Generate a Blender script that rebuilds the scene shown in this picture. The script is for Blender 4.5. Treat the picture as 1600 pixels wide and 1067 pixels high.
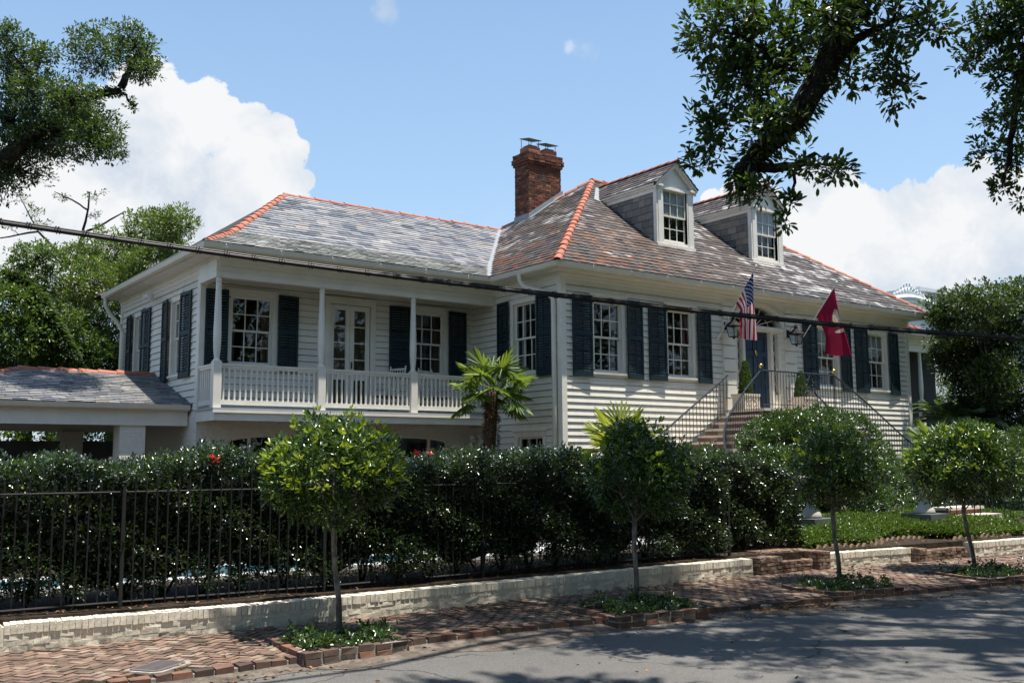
import bpy, math, random
import numpy as np
from mathutils import Vector, Matrix

for o in list(bpy.data.objects):
    bpy.data.objects.remove(o, do_unlink=True)
scene = bpy.context.scene
COL = scene.collection
R_ = math.radians

# ------------------------------------------------------------------ camera, sky, sun, exposure
# metres; X runs along the street, Y away from it, Z up; Z = 0 is eye height, the road lies at -1.77
cam_data = bpy.data.cameras.new('camera')
cam = bpy.data.objects.new('camera', cam_data); COL.objects.link(cam)
cam_data.sensor_width = 36.0
cam_data.lens = 34.65
cam_data.clip_end = 3000
cam_data.clip_start = 0.1
RV = Vector((0.80350669, -0.59525902, -0.00661122)); UV = Vector((-0.06619146, -0.10037402, 0.99274556)); FV = Vector((0.59160434, 0.79724009, 0.12005226))
M = Matrix((( RV.x, UV.x, -FV.x, -14.3313), (RV.y, UV.y, -FV.y, -17.3975), (RV.z, UV.z, -FV.z, 0.0), (0, 0, 0, 1)))
cam.matrix_world = M
scene.camera = cam

SUN_DIR = Vector((0.08, -0.207, 1.0)).normalized()
SUN_EL = math.asin(SUN_DIR.z)
SUN_AZ = math.atan2(SUN_DIR.x, SUN_DIR.y)
sun_data = bpy.data.lights.new('sun', 'SUN'); sun_data.energy = 5.0; sun_data.angle = R_(0.53); sun_data.color = (1.0, 0.95, 0.87)
sun = bpy.data.objects.new('sun', sun_data); COL.objects.link(sun)
sun.rotation_mode = 'QUATERNION'; sun.rotation_quaternion = SUN_DIR.to_track_quat('Z', 'Y'); sun.location = (0, 0, 60)
scene.view_settings.view_transform = 'Standard'
scene.view_settings.look = 'None'
scene.view_settings.gamma = 1
scene.view_settings.exposure = 0.76
SKY_STRENGTH = 0.093
OAKR = [(-7.23, -11.22, 4.14, 0.41, 0.41), (-6.95, -11.2, 3.63, 0.44, 0.44), (-7.09, -10.97, 3.24, 0.29, 0.29), (-7.09, -10.75, 2.97, 0.16, 0.16), (-6.74, -11.39, 3.87, 0.41, 0.41), (-6.39, -11.48, 4.2, 0.39, 0.39), (-6.88, -12.21, 4.05, 0.29, 0.29), (-6.07, -12.29, 4.22, 0.43, 0.28), (-5.52, -12.06, 3.98, 0.26, 0.32), (-5.76, -12.18, 3.52, 0.18, 0.18), (-5.94, -11.79, 3.87, 0.23, 0.26), (-6.84, -11.93, 2.69, 0.33, 0.15), (-6.32, -11.88, 2.74, 0.15, 0.12), (-7.12, -11.52, 2.49, 0.24, 0.12), (-6.61, -11.53, 2.44, 0.12, 0.14), (-6.6, -11.47, 2.3, 0.06, 0.09), (-6.11, -12.78, 3.92, 0.23, 0.23), (-7.09, -11.68, 3.13, 0.3, 0.27), (-7.35, -11.57, 4.17, 0.36, 0.18)]
OAKR_LIMB = [(-6.17, -12.35, 5.36, 0.17, 0.17), (-6.25, -12.19, 4.75, 0.17, 0.17), (-6.34, -12.05, 4.26, 0.15, 0.15), (-6.46, -11.89, 3.71, 0.15, 0.15), (-6.65, -11.67, 3.26, 0.14, 0.14), (-6.9, -11.44, 2.95, 0.12, 0.12), (-7.04, -11.3, 2.74, 0.1, 0.1), (-7.03, -11.28, 2.53, 0.05, 0.05)]
OAKR_TWIG = [(-6.94, -11.39, 2.79, 0.05, 0.05), (-6.64, -11.61, 2.79, 0.04, 0.04), (-6.48, -11.75, 2.92, 0.02, 0.02)]
OAKR_TWIG2 = [(-6.5, -11.84, 3.65, 0.06, 0.06), (-6.23, -12.1, 4.02, 0.04, 0.04), (-5.94, -12.34, 4.2, 0.02, 0.02), (-5.7, -12.53, 4.26, 0.02, 0.02)]
EDGE = [(-3.18, -11.96, 5.02, 0.52, 0.37), (-3.29, -11.69, 4.65, 0.34, 0.19), (-3.32, -12.1, 4.39, 0.29, 0.37), (-2.74, -11.75, 4.08, 0.31, 0.31), (-3.09, -11.67, 3.6, 0.26, 0.15), (-2.56, -11.78, 3.63, 0.23, 0.31), (-2.75, -11.66, 3.23, 0.19, 0.19), (-3.03, -12.0, 2.92, 0.09, 0.11), (-3.09, -12.21, 5.02, 0.44, 0.44), (-3.07, -12.28, 4.09, 0.36, 0.58)]
EDGE_LIMB = [(-2.49, -12.64, 5.88, 0.15, 0.15), (-2.74, -12.35, 5.15, 0.1, 0.1), (-2.94, -12.11, 4.55, 0.07, 0.07), (-2.99, -11.98, 3.96, 0.04, 0.04), (-3.01, -11.88, 3.37, 0.03, 0.03)]
OAKL = [(-10.5, 6.45, 9.0, 0.65, 0.87), (-10.89, 5.82, 9.43, 0.28, 0.35), (-10.19, 5.31, 8.91, 0.35, 0.28), (-9.06, 5.67, 9.4, 0.73, 0.66), (-8.53, 4.47, 9.11, 0.64, 0.64), (-8.42, 4.06, 8.53, 0.42, 0.28), (-10.18, 5.84, 8.14, 0.86, 0.57), (-10.52, 6.72, 7.73, 0.73, 0.87), (-9.78, 4.55, 7.68, 0.69, 0.55), (-8.87, 6.17, 7.75, 0.67, 0.6), (-9.07, 4.09, 6.7, 0.41, 0.34), (-10.0, 6.53, 7.17, 0.88, 0.44), (-10.29, 7.05, 6.73, 0.74, 0.37), (-9.53, 4.38, 6.9, 0.55, 0.55), (-8.34, 5.25, 8.13, 0.12, 0.18)]
OAKL_LIMB = [(-11.98, 7.8, 4.34, 0.64, 0.64), (-11.07, 6.85, 6.17, 0.54, 0.54), (-10.12, 5.96, 7.37, 0.37, 0.37), (-9.58, 5.48, 7.93, 0.26, 0.26), (-9.14, 5.12, 8.17, 0.2, 0.2), (-8.71, 4.78, 8.25, 0.17, 0.17)]
OAKL_T2 = [(-10.12, 5.96, 7.37, 0.2, 0.2), (-9.43, 5.46, 7.29, 0.11, 0.11), (-8.9, 5.1, 7.08, 0.06, 0.06)]
OAKL_T3 = [(-8.71, 4.78, 8.31, 0.09, 0.09), (-8.55, 4.59, 8.77, 0.06, 0.06), (-8.46, 4.47, 9.13, 0.04, 0.04)]
SCRAG = [(-4.72, 24.06, 10.74, 0.36, 0.26), (-5.71, 25.1, 10.76, 0.39, 0.21), (-6.64, 25.06, 10.08, 0.51, 0.26), (-6.86, 25.93, 10.71, 0.37, 0.21), (-4.49, 24.34, 9.98, 0.37, 0.21), (-6.25, 25.76, 9.75, 0.37, 0.26), (-7.44, 25.66, 9.43, 0.31, 0.21), (-4.31, 24.24, 11.05, 0.21, 0.16)]
SCRAG_LIMB = [(-6.06, 26.0, 4.25, 0.26, 0.26), (-5.31, 25.02, 7.07, 0.21, 0.21), (-5.02, 24.53, 8.88, 0.16, 0.16), (-4.87, 24.24, 10.03, 0.1, 0.1), (-4.84, 24.09, 10.94, 0.06, 0.06)]
SCRAG_B = [(-5.23, 24.82, 7.98, 0.13, 0.13), (-6.41, 25.49, 9.35, 0.09, 0.09), (-7.64, 26.44, 9.1, 0.05, 0.05)]
MOSS = [(-7.35, 14.57, 3.18, 0.23, 0.23), (-8.25, 14.98, 4.92, 0.23, 0.23), (-8.93, 15.36, 5.7, 0.23, 0.23)]
BG1 = [(-4.21, 15.22, 7.93, 0.86, 0.64), (-4.32, 17.33, 7.99, 1.01, 0.9), (-5.02, 19.09, 7.41, 1.27, 1.04), (-4.62, 15.79, 6.45, 1.07, 1.07), (-6.21, 16.65, 5.77, 1.48, 1.06), (-4.18, 18.68, 5.8, 0.92, 0.92), (-5.21, 17.93, 4.48, 1.33, 1.11), (-6.76, 18.51, 5.09, 1.31, 0.88), (-4.96, 16.76, 3.61, 1.08, 0.65), (-3.55, 16.53, 7.14, 0.56, 0.67), (-6.25, 19.38, 7.31, 0.68, 0.57)]
BG2 = [(-8.16, 15.77, 6.46, 0.8, 0.5), (-8.45, 15.98, 5.65, 1.0, 0.8), (-8.86, 15.19, 3.73, 1.16, 0.96), (-6.84, 16.95, 3.62, 1.68, 0.84), (-8.93, 15.02, 4.67, 0.96, 0.77), (-7.5, 15.78, 4.08, 1.01, 1.01), (-7.86, 17.49, 3.09, 1.46, 0.52)]
RT = [(14.87, -1.8, 4.58, 1.38, 0.79), (16.75, -1.56, 3.75, 1.23, 1.23), (16.23, -0.53, 3.09, 0.93, 0.93), (17.0, -1.72, 1.91, 1.01, 1.22), (16.44, -0.85, 1.52, 1.03, 1.03), (14.14, -1.26, 4.19, 0.55, 0.55), (16.73, -2.46, 4.86, 1.0, 0.8), (15.82, -1.81, 0.29, 0.98, 0.79), (15.67, -0.45, 3.58, 0.62, 0.62)]
SCRAG_C = [(-4.94, 24.41, 9.26, 0.1, 0.1), (-4.24, 23.83, 9.69, 0.08, 0.08), (-3.64, 23.32, 10.15, 0.04, 0.04)]
SCRAG_D = [(-4.86, 24.21, 10.21, 0.08, 0.08), (-5.41, 24.55, 10.63, 0.06, 0.06), (-5.99, 24.94, 10.95, 0.03, 0.03)]
SCRAG_E = [(-6.41, 25.49, 9.35, 0.06, 0.06), (-6.76, 25.65, 10.05, 0.05, 0.05), (-7.13, 25.8, 10.83, 0.03, 0.03)]
BUSH = [(3.36, -3.0, 0.38, 0.57, 0.54), (4.01, -3.2, 0.53, 0.65, 0.61), (5.04, -3.3, 0.51, 0.74, 0.67), (6.28, -3.2, 0.4, 0.69, 0.69), (7.28, -3.2, -0.14, 0.5, 0.5), (2.65, -3.8, -0.31, 0.65, 0.61), (3.68, -4.0, -0.39, 0.83, 0.69), (5.3, -4.0, -0.41, 0.79, 0.65), (7.02, -3.6, -0.67, 0.46, 0.43), (2.77, -3.2, 0.1, 0.39, 0.39), (2.01, -4.6, -0.87, 0.58, 0.39), (4.15, -4.6, -0.86, 0.82, 0.48)]
BUSH_RIGHT = [(7.84, -4.0, -0.83, 0.46, 0.46), (6.43, -4.2, -1.09, 0.44, 0.32), (8.34, -4.2, -0.92, 0.54, 0.43), (8.97, -3.0, -0.32, 0.29, 0.41), (12.47, -3.5, -0.44, 0.79, 1.05), (12.15, -3.0, 0.26, 0.71, 0.71), (13.57, -3.5, -0.1, 0.72, 0.9)]
CABLE = [(-12.835, -7.548, 2.188), (-11.688, -7.93, 2.073), (-10.446, -8.345, 1.962), (-9.097, -8.798, 1.854), (-7.709, -9.266, 1.76), (-6.168, -9.786, 1.659), (-4.412, -10.38, 1.565), (-3.113, -10.823, 1.519), (-1.721, -11.3, 1.486)]
CLOUDS = [(0.2563, 0.9056, 0.338, 0.0349), (0.3104, 0.8951, 0.3202, 0.0378), (0.3504, 0.8837, 0.3104, 0.0378), (0.3757, 0.8806, 0.2888, 0.0305), (0.2811, 0.9139, 0.2927, 0.0582), (0.2387, 0.9282, 0.2855, 0.0582), (0.3294, 0.908, 0.2588, 0.0727), (0.2495, 0.9395, 0.2347, 0.0873), (0.1874, 0.9579, 0.2174, 0.0727), (0.3713, 0.8917, 0.2586, 0.0349), (0.1609, 0.9607, 0.2261, 0.0582), (0.3944, 0.8768, 0.275, 0.0145), (0.7551, 0.6078, 0.246, 0.0364), (0.7905, 0.564, 0.2387, 0.0473), (0.7813, 0.5926, 0.1957, 0.0655), (0.8134, 0.5345, 0.2297, 0.0327), (0.828, 0.5101, 0.2328, 0.0204), (0.8517, 0.4663, 0.2391, 0.0305), (0.8465, 0.4904, 0.2071, 0.0582), (0.8667, 0.4452, 0.2248, 0.0436), (0.8838, 0.4271, 0.1911, 0.0655), (0.8438, 0.5108, 0.1645, 0.0727), (0.7384, 0.6253, 0.2524, 0.0204), (0.7218, 0.6433, 0.2551, 0.0116), (0.8143, 0.5518, 0.1801, 0.0655)]
WISPS = [(0.6042, 0.6913, 0.3963, 0.0189), (0.5921, 0.7008, 0.3979, 0.0102), (0.4399, 0.7891, 0.4288, 0.0189), (0.8372, 0.489, 0.2449, 0.0218)]

def make_world():
    w = bpy.data.worlds.new('World'); scene.world = w; w.use_nodes = True
    nt = w.node_tree; nt.nodes.clear(); L = nt.links
    def nd(t, **k):
        n = nt.nodes.new(t)
        for a, b in k.items(): setattr(n, a, b)
        return n
    def mth(op, a, b=None, clamp=False):
        n = nd('ShaderNodeMath', operation=op); n.use_clamp = clamp
        for i, v in enumerate((a, b)):
            if v is None: continue
            if isinstance(v, (int, float)): n.inputs[i].default_value = v
            else: L.new(v, n.inputs[i])
        return n.outputs[0]
    out = nd('ShaderNodeOutputWorld'); bg = nd('ShaderNodeBackground'); L.new(bg.outputs[0], out.inputs[0])
    bg.inputs[1].default_value = SKY_STRENGTH
    sky = nd('ShaderNodeTexSky', sky_type='NISHITA'); sky.sun_disc = False
    sky.sun_elevation = SUN_EL; sky.sun_rotation = SUN_AZ; sky.air_density = 1.0; sky.dust_density = 0.6; sky.ozone_density = 1.0; sky.altitude = 0
    tc = nd('ShaderNodeTexCoord')
    nrm = nd('ShaderNodeVectorMath', operation='NORMALIZE'); L.new(tc.outputs['Generated'], nrm.inputs[0])
    D = nrm.outputs[0]
    # thin high haze: paler towards the horizon
    sep = nd('ShaderNodeSeparateXYZ'); L.new(D, sep.inputs[0])
    def noise(scale, detail, rough, dist=0.0):
        n = nd('ShaderNodeTexNoise'); n.inputs['Scale'].default_value = scale; n.inputs['Detail'].default_value = detail
        n.inputs['Roughness'].default_value = rough; n.inputs['Distortion'].default_value = dist
        L.new(D, n.inputs['Vector']); return n.outputs['Fac']
    n1 = noise(11, 9, 0.6, 0.3); n2 = noise(30, 6, 0.6); n3 = noise(6, 5, 0.55)
    def blobs(lst):
        cur = None
        for x, y, z, r in lst:
            v = nd('ShaderNodeVectorMath', operation='DOT_PRODUCT'); L.new(D, v.inputs[0]); v.inputs[1].default_value = Vector((x, y, z)).normalized()
            c = math.cos(r)
            f = mth('MULTIPLY', mth('SUBTRACT', v.outputs['Value'], c), 1.0 / (1.0 - c))
            f = mth('MAXIMUM', f, -2.0)
            cur = f if cur is None else mth('MAXIMUM', cur, f)
        return cur
    cl = blobs(CLOUDS)
    warp = mth('ADD', mth('MULTIPLY', mth('SUBTRACT', n1, 0.5), 2.9), mth('MULTIPLY', mth('SUBTRACT', n2, 0.5), 2.0))
    f = mth('ADD', cl, warp)
    mr = nd('ShaderNodeMapRange', interpolation_type='SMOOTHSTEP'); L.new(f, mr.inputs[0]); mr.inputs[1].default_value = 0.1; mr.inputs[2].default_value = 0.3
    mask = mr.outputs[0]
    wi = blobs(WISPS)
    fw = mth('ADD', wi, mth('MULTIPLY', mth('SUBTRACT', n2, 0.5), 3.4))
    mw = nd('ShaderNodeMapRange', interpolation_type='SMOOTHSTEP'); L.new(fw, mw.inputs[0]); mw.inputs[1].default_value = 0.45; mw.inputs[2].default_value = 1.6; mw.inputs[4].default_value = 0.5
    mask = mth('MAXIMUM', mask, mw.outputs[0], True)
    # thin veil near the horizon
    veil = nd('ShaderNodeMapRange', interpolation_type='SMOOTHSTEP'); L.new(sep.outputs['Z'], veil.inputs[0])
    veil.inputs[1].default_value = 0.30; veil.inputs[2].default_value = 0.05; veil.inputs[3].default_value = 0.0; veil.inputs[4].default_value = 0.75
    vn = nd('ShaderNodeMapRange'); L.new(n3, vn.inputs[0]); vn.inputs[1].default_value = 0.35; vn.inputs[2].default_value = 0.62
    vv = mth('MULTIPLY', veil.outputs[0], vn.outputs[0])
    mask = mth('MAXIMUM', mask, vv, True)
    # sky tint
    tint = nd('ShaderNodeMix', data_type='RGBA', blend_type='MULTIPLY'); tint.inputs[0].default_value = 1.0
    L.new(sky.outputs[0], tint.inputs[6]); tint.inputs[7].default_value = SKY_TINT
    pale = nd('ShaderNodeMix', data_type='RGBA'); 
    ph = nd('ShaderNodeMapRange'); L.new(sep.outputs['Z'], ph.inputs[0]); ph.inputs[1].default_value = 0.62; ph.inputs[2].default_value = 0.1; ph.inputs[3].default_value = 0.05; ph.inputs[4].default_value = 0.7
    L.new(ph.outputs[0], pale.inputs[0]); L.new(tint.outputs[2], pale.inputs[6]); pale.inputs[7].default_value = SKY_PALE
    # cloud body: bright tops, faint blue grey folds
    cr = nd('ShaderNodeValToRGB'); L.new(mth('ADD', mth('MULTIPLY', n1, 0.6), mth('MULTIPLY', n3, 0.4)), cr.inputs[0])
    cr.color_ramp.elements[0].position = 0.38; cr.color_ramp.elements[0].color = (3.7, 4.3, 5.1, 1)
    cr.color_ramp.elements[1].position = 0.55; cr.color_ramp.elements[1].color = (5.85, 5.95, 6.05, 1)
    mix = nd('ShaderNodeMix', data_type='RGBA'); L.new(mask, mix.inputs[0]); L.new(pale.outputs[2], mix.inputs[6]); L.new(cr.outputs[0], mix.inputs[7])
    L.new(mix.outputs[2], bg.inputs[0])
SKY_TINT = (1.10, 1.25, 1.30, 1); SKY_PALE = (3.3, 4.6, 6.1, 1)
make_world()

# ------------------------------------------------------------------ helpers
rng = random.Random(11)
nrg = np.random.default_rng(11)
MATS = {}
class NT:
    """small node helper: one principled material"""
    def __init__(s, name, rough=0.6, spec=0.5):
        s.m = bpy.data.materials.new(name); s.m.use_nodes = True; s.t = s.m.node_tree; s.n = s.t.nodes; s.l = s.t.links
        s.b = s.n['Principled BSDF']; s.out = s.n['Material Output']
        s.b.inputs['Roughness'].default_value = rough; s.b.inputs['Specular IOR Level'].default_value = spec
        MATS[name] = s.m
    def nd(s, t, **k):
        n = s.n.new(t)
        for a, b in k.items(): setattr(n, a, b)
        return n
    def set(s, sock, v):
        if hasattr(v, 'links') or hasattr(v, 'is_output'): s.l.new(v, sock)
        elif isinstance(v, (tuple, list)) and len(v) == 3 and sock.type == 'RGBA': sock.default_value = (*v, 1)
        else: sock.default_value = v
    def coord(s, scale=(1, 1, 1), kind='Object'):
        tc = s.nd('ShaderNodeTexCoord'); mp = s.nd('ShaderNodeMapping'); mp.inputs['Scale'].default_value = scale
        s.l.new(tc.outputs[kind], mp.inputs[0]); return mp.outputs[0]
    def noise(s, scale, detail=4, rough=0.55, vec=None, dist=0.0):
        n = s.nd('ShaderNodeTexNoise'); n.inputs['Scale'].default_value = scale; n.inputs['Detail'].default_value = detail
        n.inputs['Roughness'].default_value = rough; n.inputs['Distortion'].default_value = dist
        s.l.new(vec if vec is not None else s.coord(), n.inputs['Vector']); return n.outputs['Fac']
    def math(s, op, a, b=0.0, clamp=False):
        n = s.nd('ShaderNodeMath', operation=op); n.use_clamp = clamp; s.set(n.inputs[0], a); s.set(n.inputs[1], b); return n.outputs[0]
    def rng(s, v, a, b, c=0.0, d=1.0):
        n = s.nd('ShaderNodeMapRange', interpolation_type='SMOOTHSTEP'); s.set(n.inputs[0], v)
        for i, q in enumerate((a, b, c, d)): n.inputs[i + 1].default_value = q
        return n.outputs[0]
    def mix(s, f, a, b, mode='MIX'):
        n = s.nd('ShaderNodeMix', data_type='RGBA', blend_type=mode); s.set(n.inputs[0], f); s.set(n.inputs[6], a); s.set(n.inputs[7], b); return n.outputs[2]
    def ramp(s, v, stops):
        n = s.nd('ShaderNodeValToRGB'); s.set(n.inputs[0], v); e = n.color_ramp.elements
        while len(e) < len(stops): e.new(0.5)
        for q, (p, c) in zip(e, stops): q.position = p; q.color = (*c, 1)
        return n.outputs[0]
    def island(s):
        return s.nd('ShaderNodeNewGeometry').outputs['Random Per Island']
    def bump(s, h, strength=0.3, dist=0.01):
        n = s.nd('ShaderNodeBump'); n.inputs['Strength'].default_value = strength; n.inputs['Distance'].default_value = dist
        s.l.new(h, n.inputs['Height']); s.l.new(n.outputs[0], s.b.inputs['Normal'])
    def base(s, c): s.set(s.b.inputs['Base Color'], c)

def paint(name, col, rough=0.5, var=0.12, grime=(0.35, 0.33, 0.28), gr=0.18, isl=0.0):
    k = NT(name, rough)
    a = k.noise(2.3, 5, 0.6); b = k.noise(1.1, 6, 0.7, k.coord((3, 3, 0.5)))
    c = k.mix(k.rng(a, 0.3, 0.75), tuple(v * (1 - var) for v in col), col)
    c = k.mix(k.math('MULTIPLY', k.rng(b, 0.55, 0.8), gr), c, grime)
    if isl: c = k.mix(k.math('MULTIPLY', k.island(), isl * 2), c, tuple(v * .6 for v in col))
    k.base(c); k.bump(k.noise(60, 2), 0.06, 0.003)
    return k.m
paint('white_siding', (0.77, 0.725, 0.63), isl=0.10); paint('white_trim', (0.77, 0.73, 0.645), 0.42)
paint('white_gutter', (0.72, 0.66, 0.54), 0.4, 0.1, (0.36, 0.22, 0.1), 0.22)
paint('porch_floor', (0.42, 0.43, 0.43), 0.5); paint('porch_ceiling', (0.5, 0.5, 0.44), 0.6)
paint('shutter_blue', (0.010, 0.029, 0.038), 0.55, 0.3, (0.03, 0.04, 0.05), 0.25)
MATS['shutter_blue'].node_tree.nodes['Principled BSDF'].inputs['Specular IOR Level'].default_value = 0.3
paint('door_blue', (0.018, 0.045, 0.085), 0.35, 0.15, (0.04, 0.05, 0.06), 0.1)
paint('black_iron', (0.006, 0.006, 0.007), 0.8, 0.3, (0.02, 0.018, 0.017), 0.2)
paint('blue_iron', (0.014, 0.022, 0.032), 0.5, 0.3, (0.03, 0.03, 0.03), 0.2)
paint('pale_stone', (0.62, 0.55, 0.46), 0.75, 0.25, (0.2, 0.18, 0.14), 0.35)
paint('urn_stone', (0.42, 0.40, 0.35), 0.85, 0.3, (0.16, 0.15, 0.12), 0.4)
paint('dark_stone_and_shade', (0.10, 0.11, 0.11), 0.8, 0.3)
paint('white_metal', (0.75, 0.75, 0.74), 0.35, 0.05); paint('flashing', (0.30, 0.30, 0.31), 0.45, 0.15, (0.3, 0.3, 0.32), 0.4)
paint('flashing_dark', (0.22, 0.25, 0.27), 0.5, 0.2); paint('dark_metal', (0.05, 0.055, 0.06), 0.5, 0.2)
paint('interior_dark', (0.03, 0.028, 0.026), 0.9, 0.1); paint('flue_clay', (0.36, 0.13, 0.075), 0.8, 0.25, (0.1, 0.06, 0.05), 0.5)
paint('cable_black', (0.010, 0.010, 0.011), 0.55, 0.2); paint('pole_white', (0.68, 0.68, 0.66), 0.3, 0.05)
paint('far_white', (0.62, 0.64, 0.66), 0.7, 0.1)
paint('wicker', (0.16, 0.11, 0.06), 0.8, 0.3)
def simple(name, col, rough, metal=0.0):
    k = NT(name, rough); k.base(col); k.b.inputs['Metallic'].default_value = metal
    k.bump(k.noise(40, 3), 0.05, 0.003); return k.m
simple('brass', (0.80, 0.52, 0.18), 0.22, 1.0)

def m_glass():
    k = NT('window_glass'); k.n.remove(k.b)
    ge = k.nd('ShaderNodeNewGeometry'); dt = k.nd('ShaderNodeVectorMath', operation='DOT_PRODUCT'); k.l.new(ge.outputs['Normal'], dt.inputs[0]); k.l.new(ge.outputs['Incoming'], dt.inputs[1])
    fr = k.math('ADD', k.math('MULTIPLY', k.math('POWER', k.math('SUBTRACT', 1.0, k.math('ABSOLUTE', dt.outputs['Value'])), 5.0), .92), .055)
    n = k.nd('ShaderNodeBump'); n.inputs['Strength'].default_value = 0.05; n.inputs['Distance'].default_value = 0.02
    k.l.new(k.noise(1.6, 2), n.inputs['Height'])
    tr = k.nd('ShaderNodeBsdfTransparent'); tr.inputs[0].default_value = (0.72, 0.76, 0.76, 1)
    gl = k.nd('ShaderNodeBsdfGlossy'); gl.inputs['Roughness'].default_value = 0.02; gl.inputs[0].default_value = (0.9, 0.95, 1.0, 1)
    k.l.new(n.outputs[0], gl.inputs['Normal'])
    mx = k.nd('ShaderNodeMixShader'); k.l.new(k.math('MULTIPLY', fr, 1.25, True), mx.inputs[0]); k.l.new(tr.outputs[0], mx.inputs[1]); k.l.new(gl.outputs[0], mx.inputs[2])
    k.l.new(mx.outputs[0], k.out.inputs[0])
m_glass()
def m_cloth(name, col, transl=0.4):
    k = NT(name, 0.8, 0.2); k.base(col)
    t = k.nd('ShaderNodeBsdfTranslucent'); k.set(t.inputs[0], col)
    mx = k.nd('ShaderNodeMixShader'); mx.inputs[0].default_value = transl
    k.l.new(k.b.outputs[0], mx.inputs[1]); k.l.new(t.outputs[0], mx.inputs[2]); k.l.new(mx.outputs[0], k.out.inputs[0])
m_cloth('curtain_white', (0.78, 0.78, 0.76)); m_cloth('curtain_tan', (0.22, 0.15, 0.10), 0.2)

def m_slate(name, stops, rust=0.0, white=0.0, seed=0.0):
    k = NT(name, 0.52, 0.5)
    isl = k.island(); c = k.ramp(isl, stops)
    v = k.coord((1, 1, 1))
    fine = k.noise(9, 6, 0.65, v)
    c = k.mix(0.2, c, k.ramp(fine, [(0.3, (0.04, 0.037, 0.036)), (0.7, (0.26, 0.25, 0.24))]))
    if white:
        # pale bleached streaks that follow the courses
        w1 = k.noise(1.0, 7, 0.72, k.coord((0.55, 0.55, 4.5)))
        w2 = k.noise(0.35, 3, 0.5)
        f = k.math('ADD', w1, k.math('ADD', k.math('MULTIPLY', k.math('SUBTRACT', w2, 0.5), 0.5), k.math('MULTIPLY', k.math('SUBTRACT', isl, 0.5), 0.14)))
        c = k.mix(k.math('MULTIPLY', k.rng(f, 0.52, 0.66), white), c, (0.50, 0.48, 0.46))
    if rust:
        # orange lichen on the lower left of the old roof
        tc = k.nd('ShaderNodeTexCoord'); sp = k.nd('ShaderNodeSeparateXYZ'); k.l.new(tc.outputs['Object'], sp.inputs[0])
        fx = k.rng(sp.outputs['X'], 7.5, 1.0); fz = k.rng(sp.outputs['Z'], 7.4, 5.0)
        r1 = k.noise(1.3, 6, 0.65, k.coord((1, 1, 3)))
        f = k.math('MULTIPLY', k.math('MULTIPLY', fx, fz), k.rng(k.math('ADD', r1, k.math('MULTIPLY', k.math('SUBTRACT', isl, 0.5), 0.25)), 0.47, 0.62))
        c = k.mix(k.math('MULTIPLY', f, rust), c, (0.135, 0.050, 0.013))
        # dark mould along the eaves
        mo = k.math('MULTIPLY', k.rng(sp.outputs['Z'], 4.95, 4.5), k.rng(k.noise(2, 5, 0.6), 0.4, 0.6))
        c = k.mix(k.math('MULTIPLY', mo, 0.75), c, (0.035, 0.03, 0.026))
    k.base(c); k.set(k.b.inputs['Roughness'], k.rng(fine, 0.2, 0.8, 0.42, 0.7)); k.bump(fine, 0.35, 0.006)
m_slate('old_slate', [(0, (0.024, 0.015, 0.011)), (0.4, (0.050, 0.033, 0.025)), (0.75, (0.080, 0.057, 0.045)), (1, (0.14, 0.115, 0.10))], 0.95, 0.8)
m_slate('wing_slate', [(0, (0.06, 0.075, 0.105)), (0.14, (0.11, 0.128, 0.16)), (0.25, (0.205, 0.215, 0.235)), (0.7, (0.275, 0.28, 0.295)), (0.88, (0.33, 0.29, 0.26)), (1, (0.37, 0.36, 0.35))], 0, 0.2)
m_slate('porch_slate', [(0, (0.13, 0.14, 0.125)), (0.5, (0.24, 0.25, 0.225)), (1, (0.36, 0.36, 0.33))], 0, 0.55)
m_slate('cheek_slate', [(0, (0.11, 0.10, 0.09)), (0.5, (0.195, 0.17, 0.135)), (1, (0.28, 0.235, 0.175))], 0, 0)
m_slate('carport_slate', [(0, (0.10, 0.115, 0.14)), (0.3, (0.18, 0.185, 0.195)), (0.8, (0.26, 0.25, 0.24)), (1, (0.32, 0.30, 0.27))], 0, 0.3)
k = NT('roof_felt', 0.9); k.base((0.03, 0.028, 0.027)); k.bump(k.noise(30), 0.3)
k = NT('terracotta', 0.7); f = k.noise(5, 5, 0.6); k.base(k.mix(k.rng(f, 0.3, 0.75), k.ramp(k.island(), [(0, (0.29, 0.075, 0.035)), (1, (0.42, 0.125, 0.062))]), (0.36, 0.14, 0.09))); k.bump(f, 0.15)

def m_brick_isl(name, stops, mortarish=0.0, dirt=0.5, moss=0.0):
    k = NT(name, 0.85, 0.3)
    c = k.ramp(k.island(), stops); a = k.noise(14, 6, 0.65); b = k.noise(3, 5, 0.6)
    c = k.mix(k.math('MULTIPLY', k.rng(a, 0.45, 0.75), 0.5), c, (0.05, 0.04, 0.035))
    c = k.mix(k.math('MULTIPLY', k.rng(b, 0.5, 0.75), dirt), c, (0.09, 0.075, 0.06))
    if moss:
        c = k.mix(k.math('MULTIPLY', k.rng(k.noise(0.9, 7, 0.7), 0.54, 0.68), moss), c, (0.075, 0.078, 0.042)); c = k.mix(k.math('MULTIPLY', k.rng(k.noise(1.7, 6, 0.7), 0.60, 0.68), moss), c, (0.36, 0.32, 0.275))
    k.base(c); k.bump(a, 0.5, 0.008)
m_brick_isl('chimney_brick', [(0, (0.05, 0.024, 0.018)), (0.35, (0.11, 0.036, 0.022)), (0.8, (0.17, 0.058, 0.030)), (1, (0.24, 0.11, 0.065))], dirt=0.7)
m_brick_isl('paving_brick', [(0, (0.095, 0.066, 0.050)), (0.4, (0.175, 0.113, 0.083)), (0.8, (0.225, 0.145, 0.106)), (1, (0.32, 0.26, 0.205))], dirt=0.6, moss=0.55)
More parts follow.
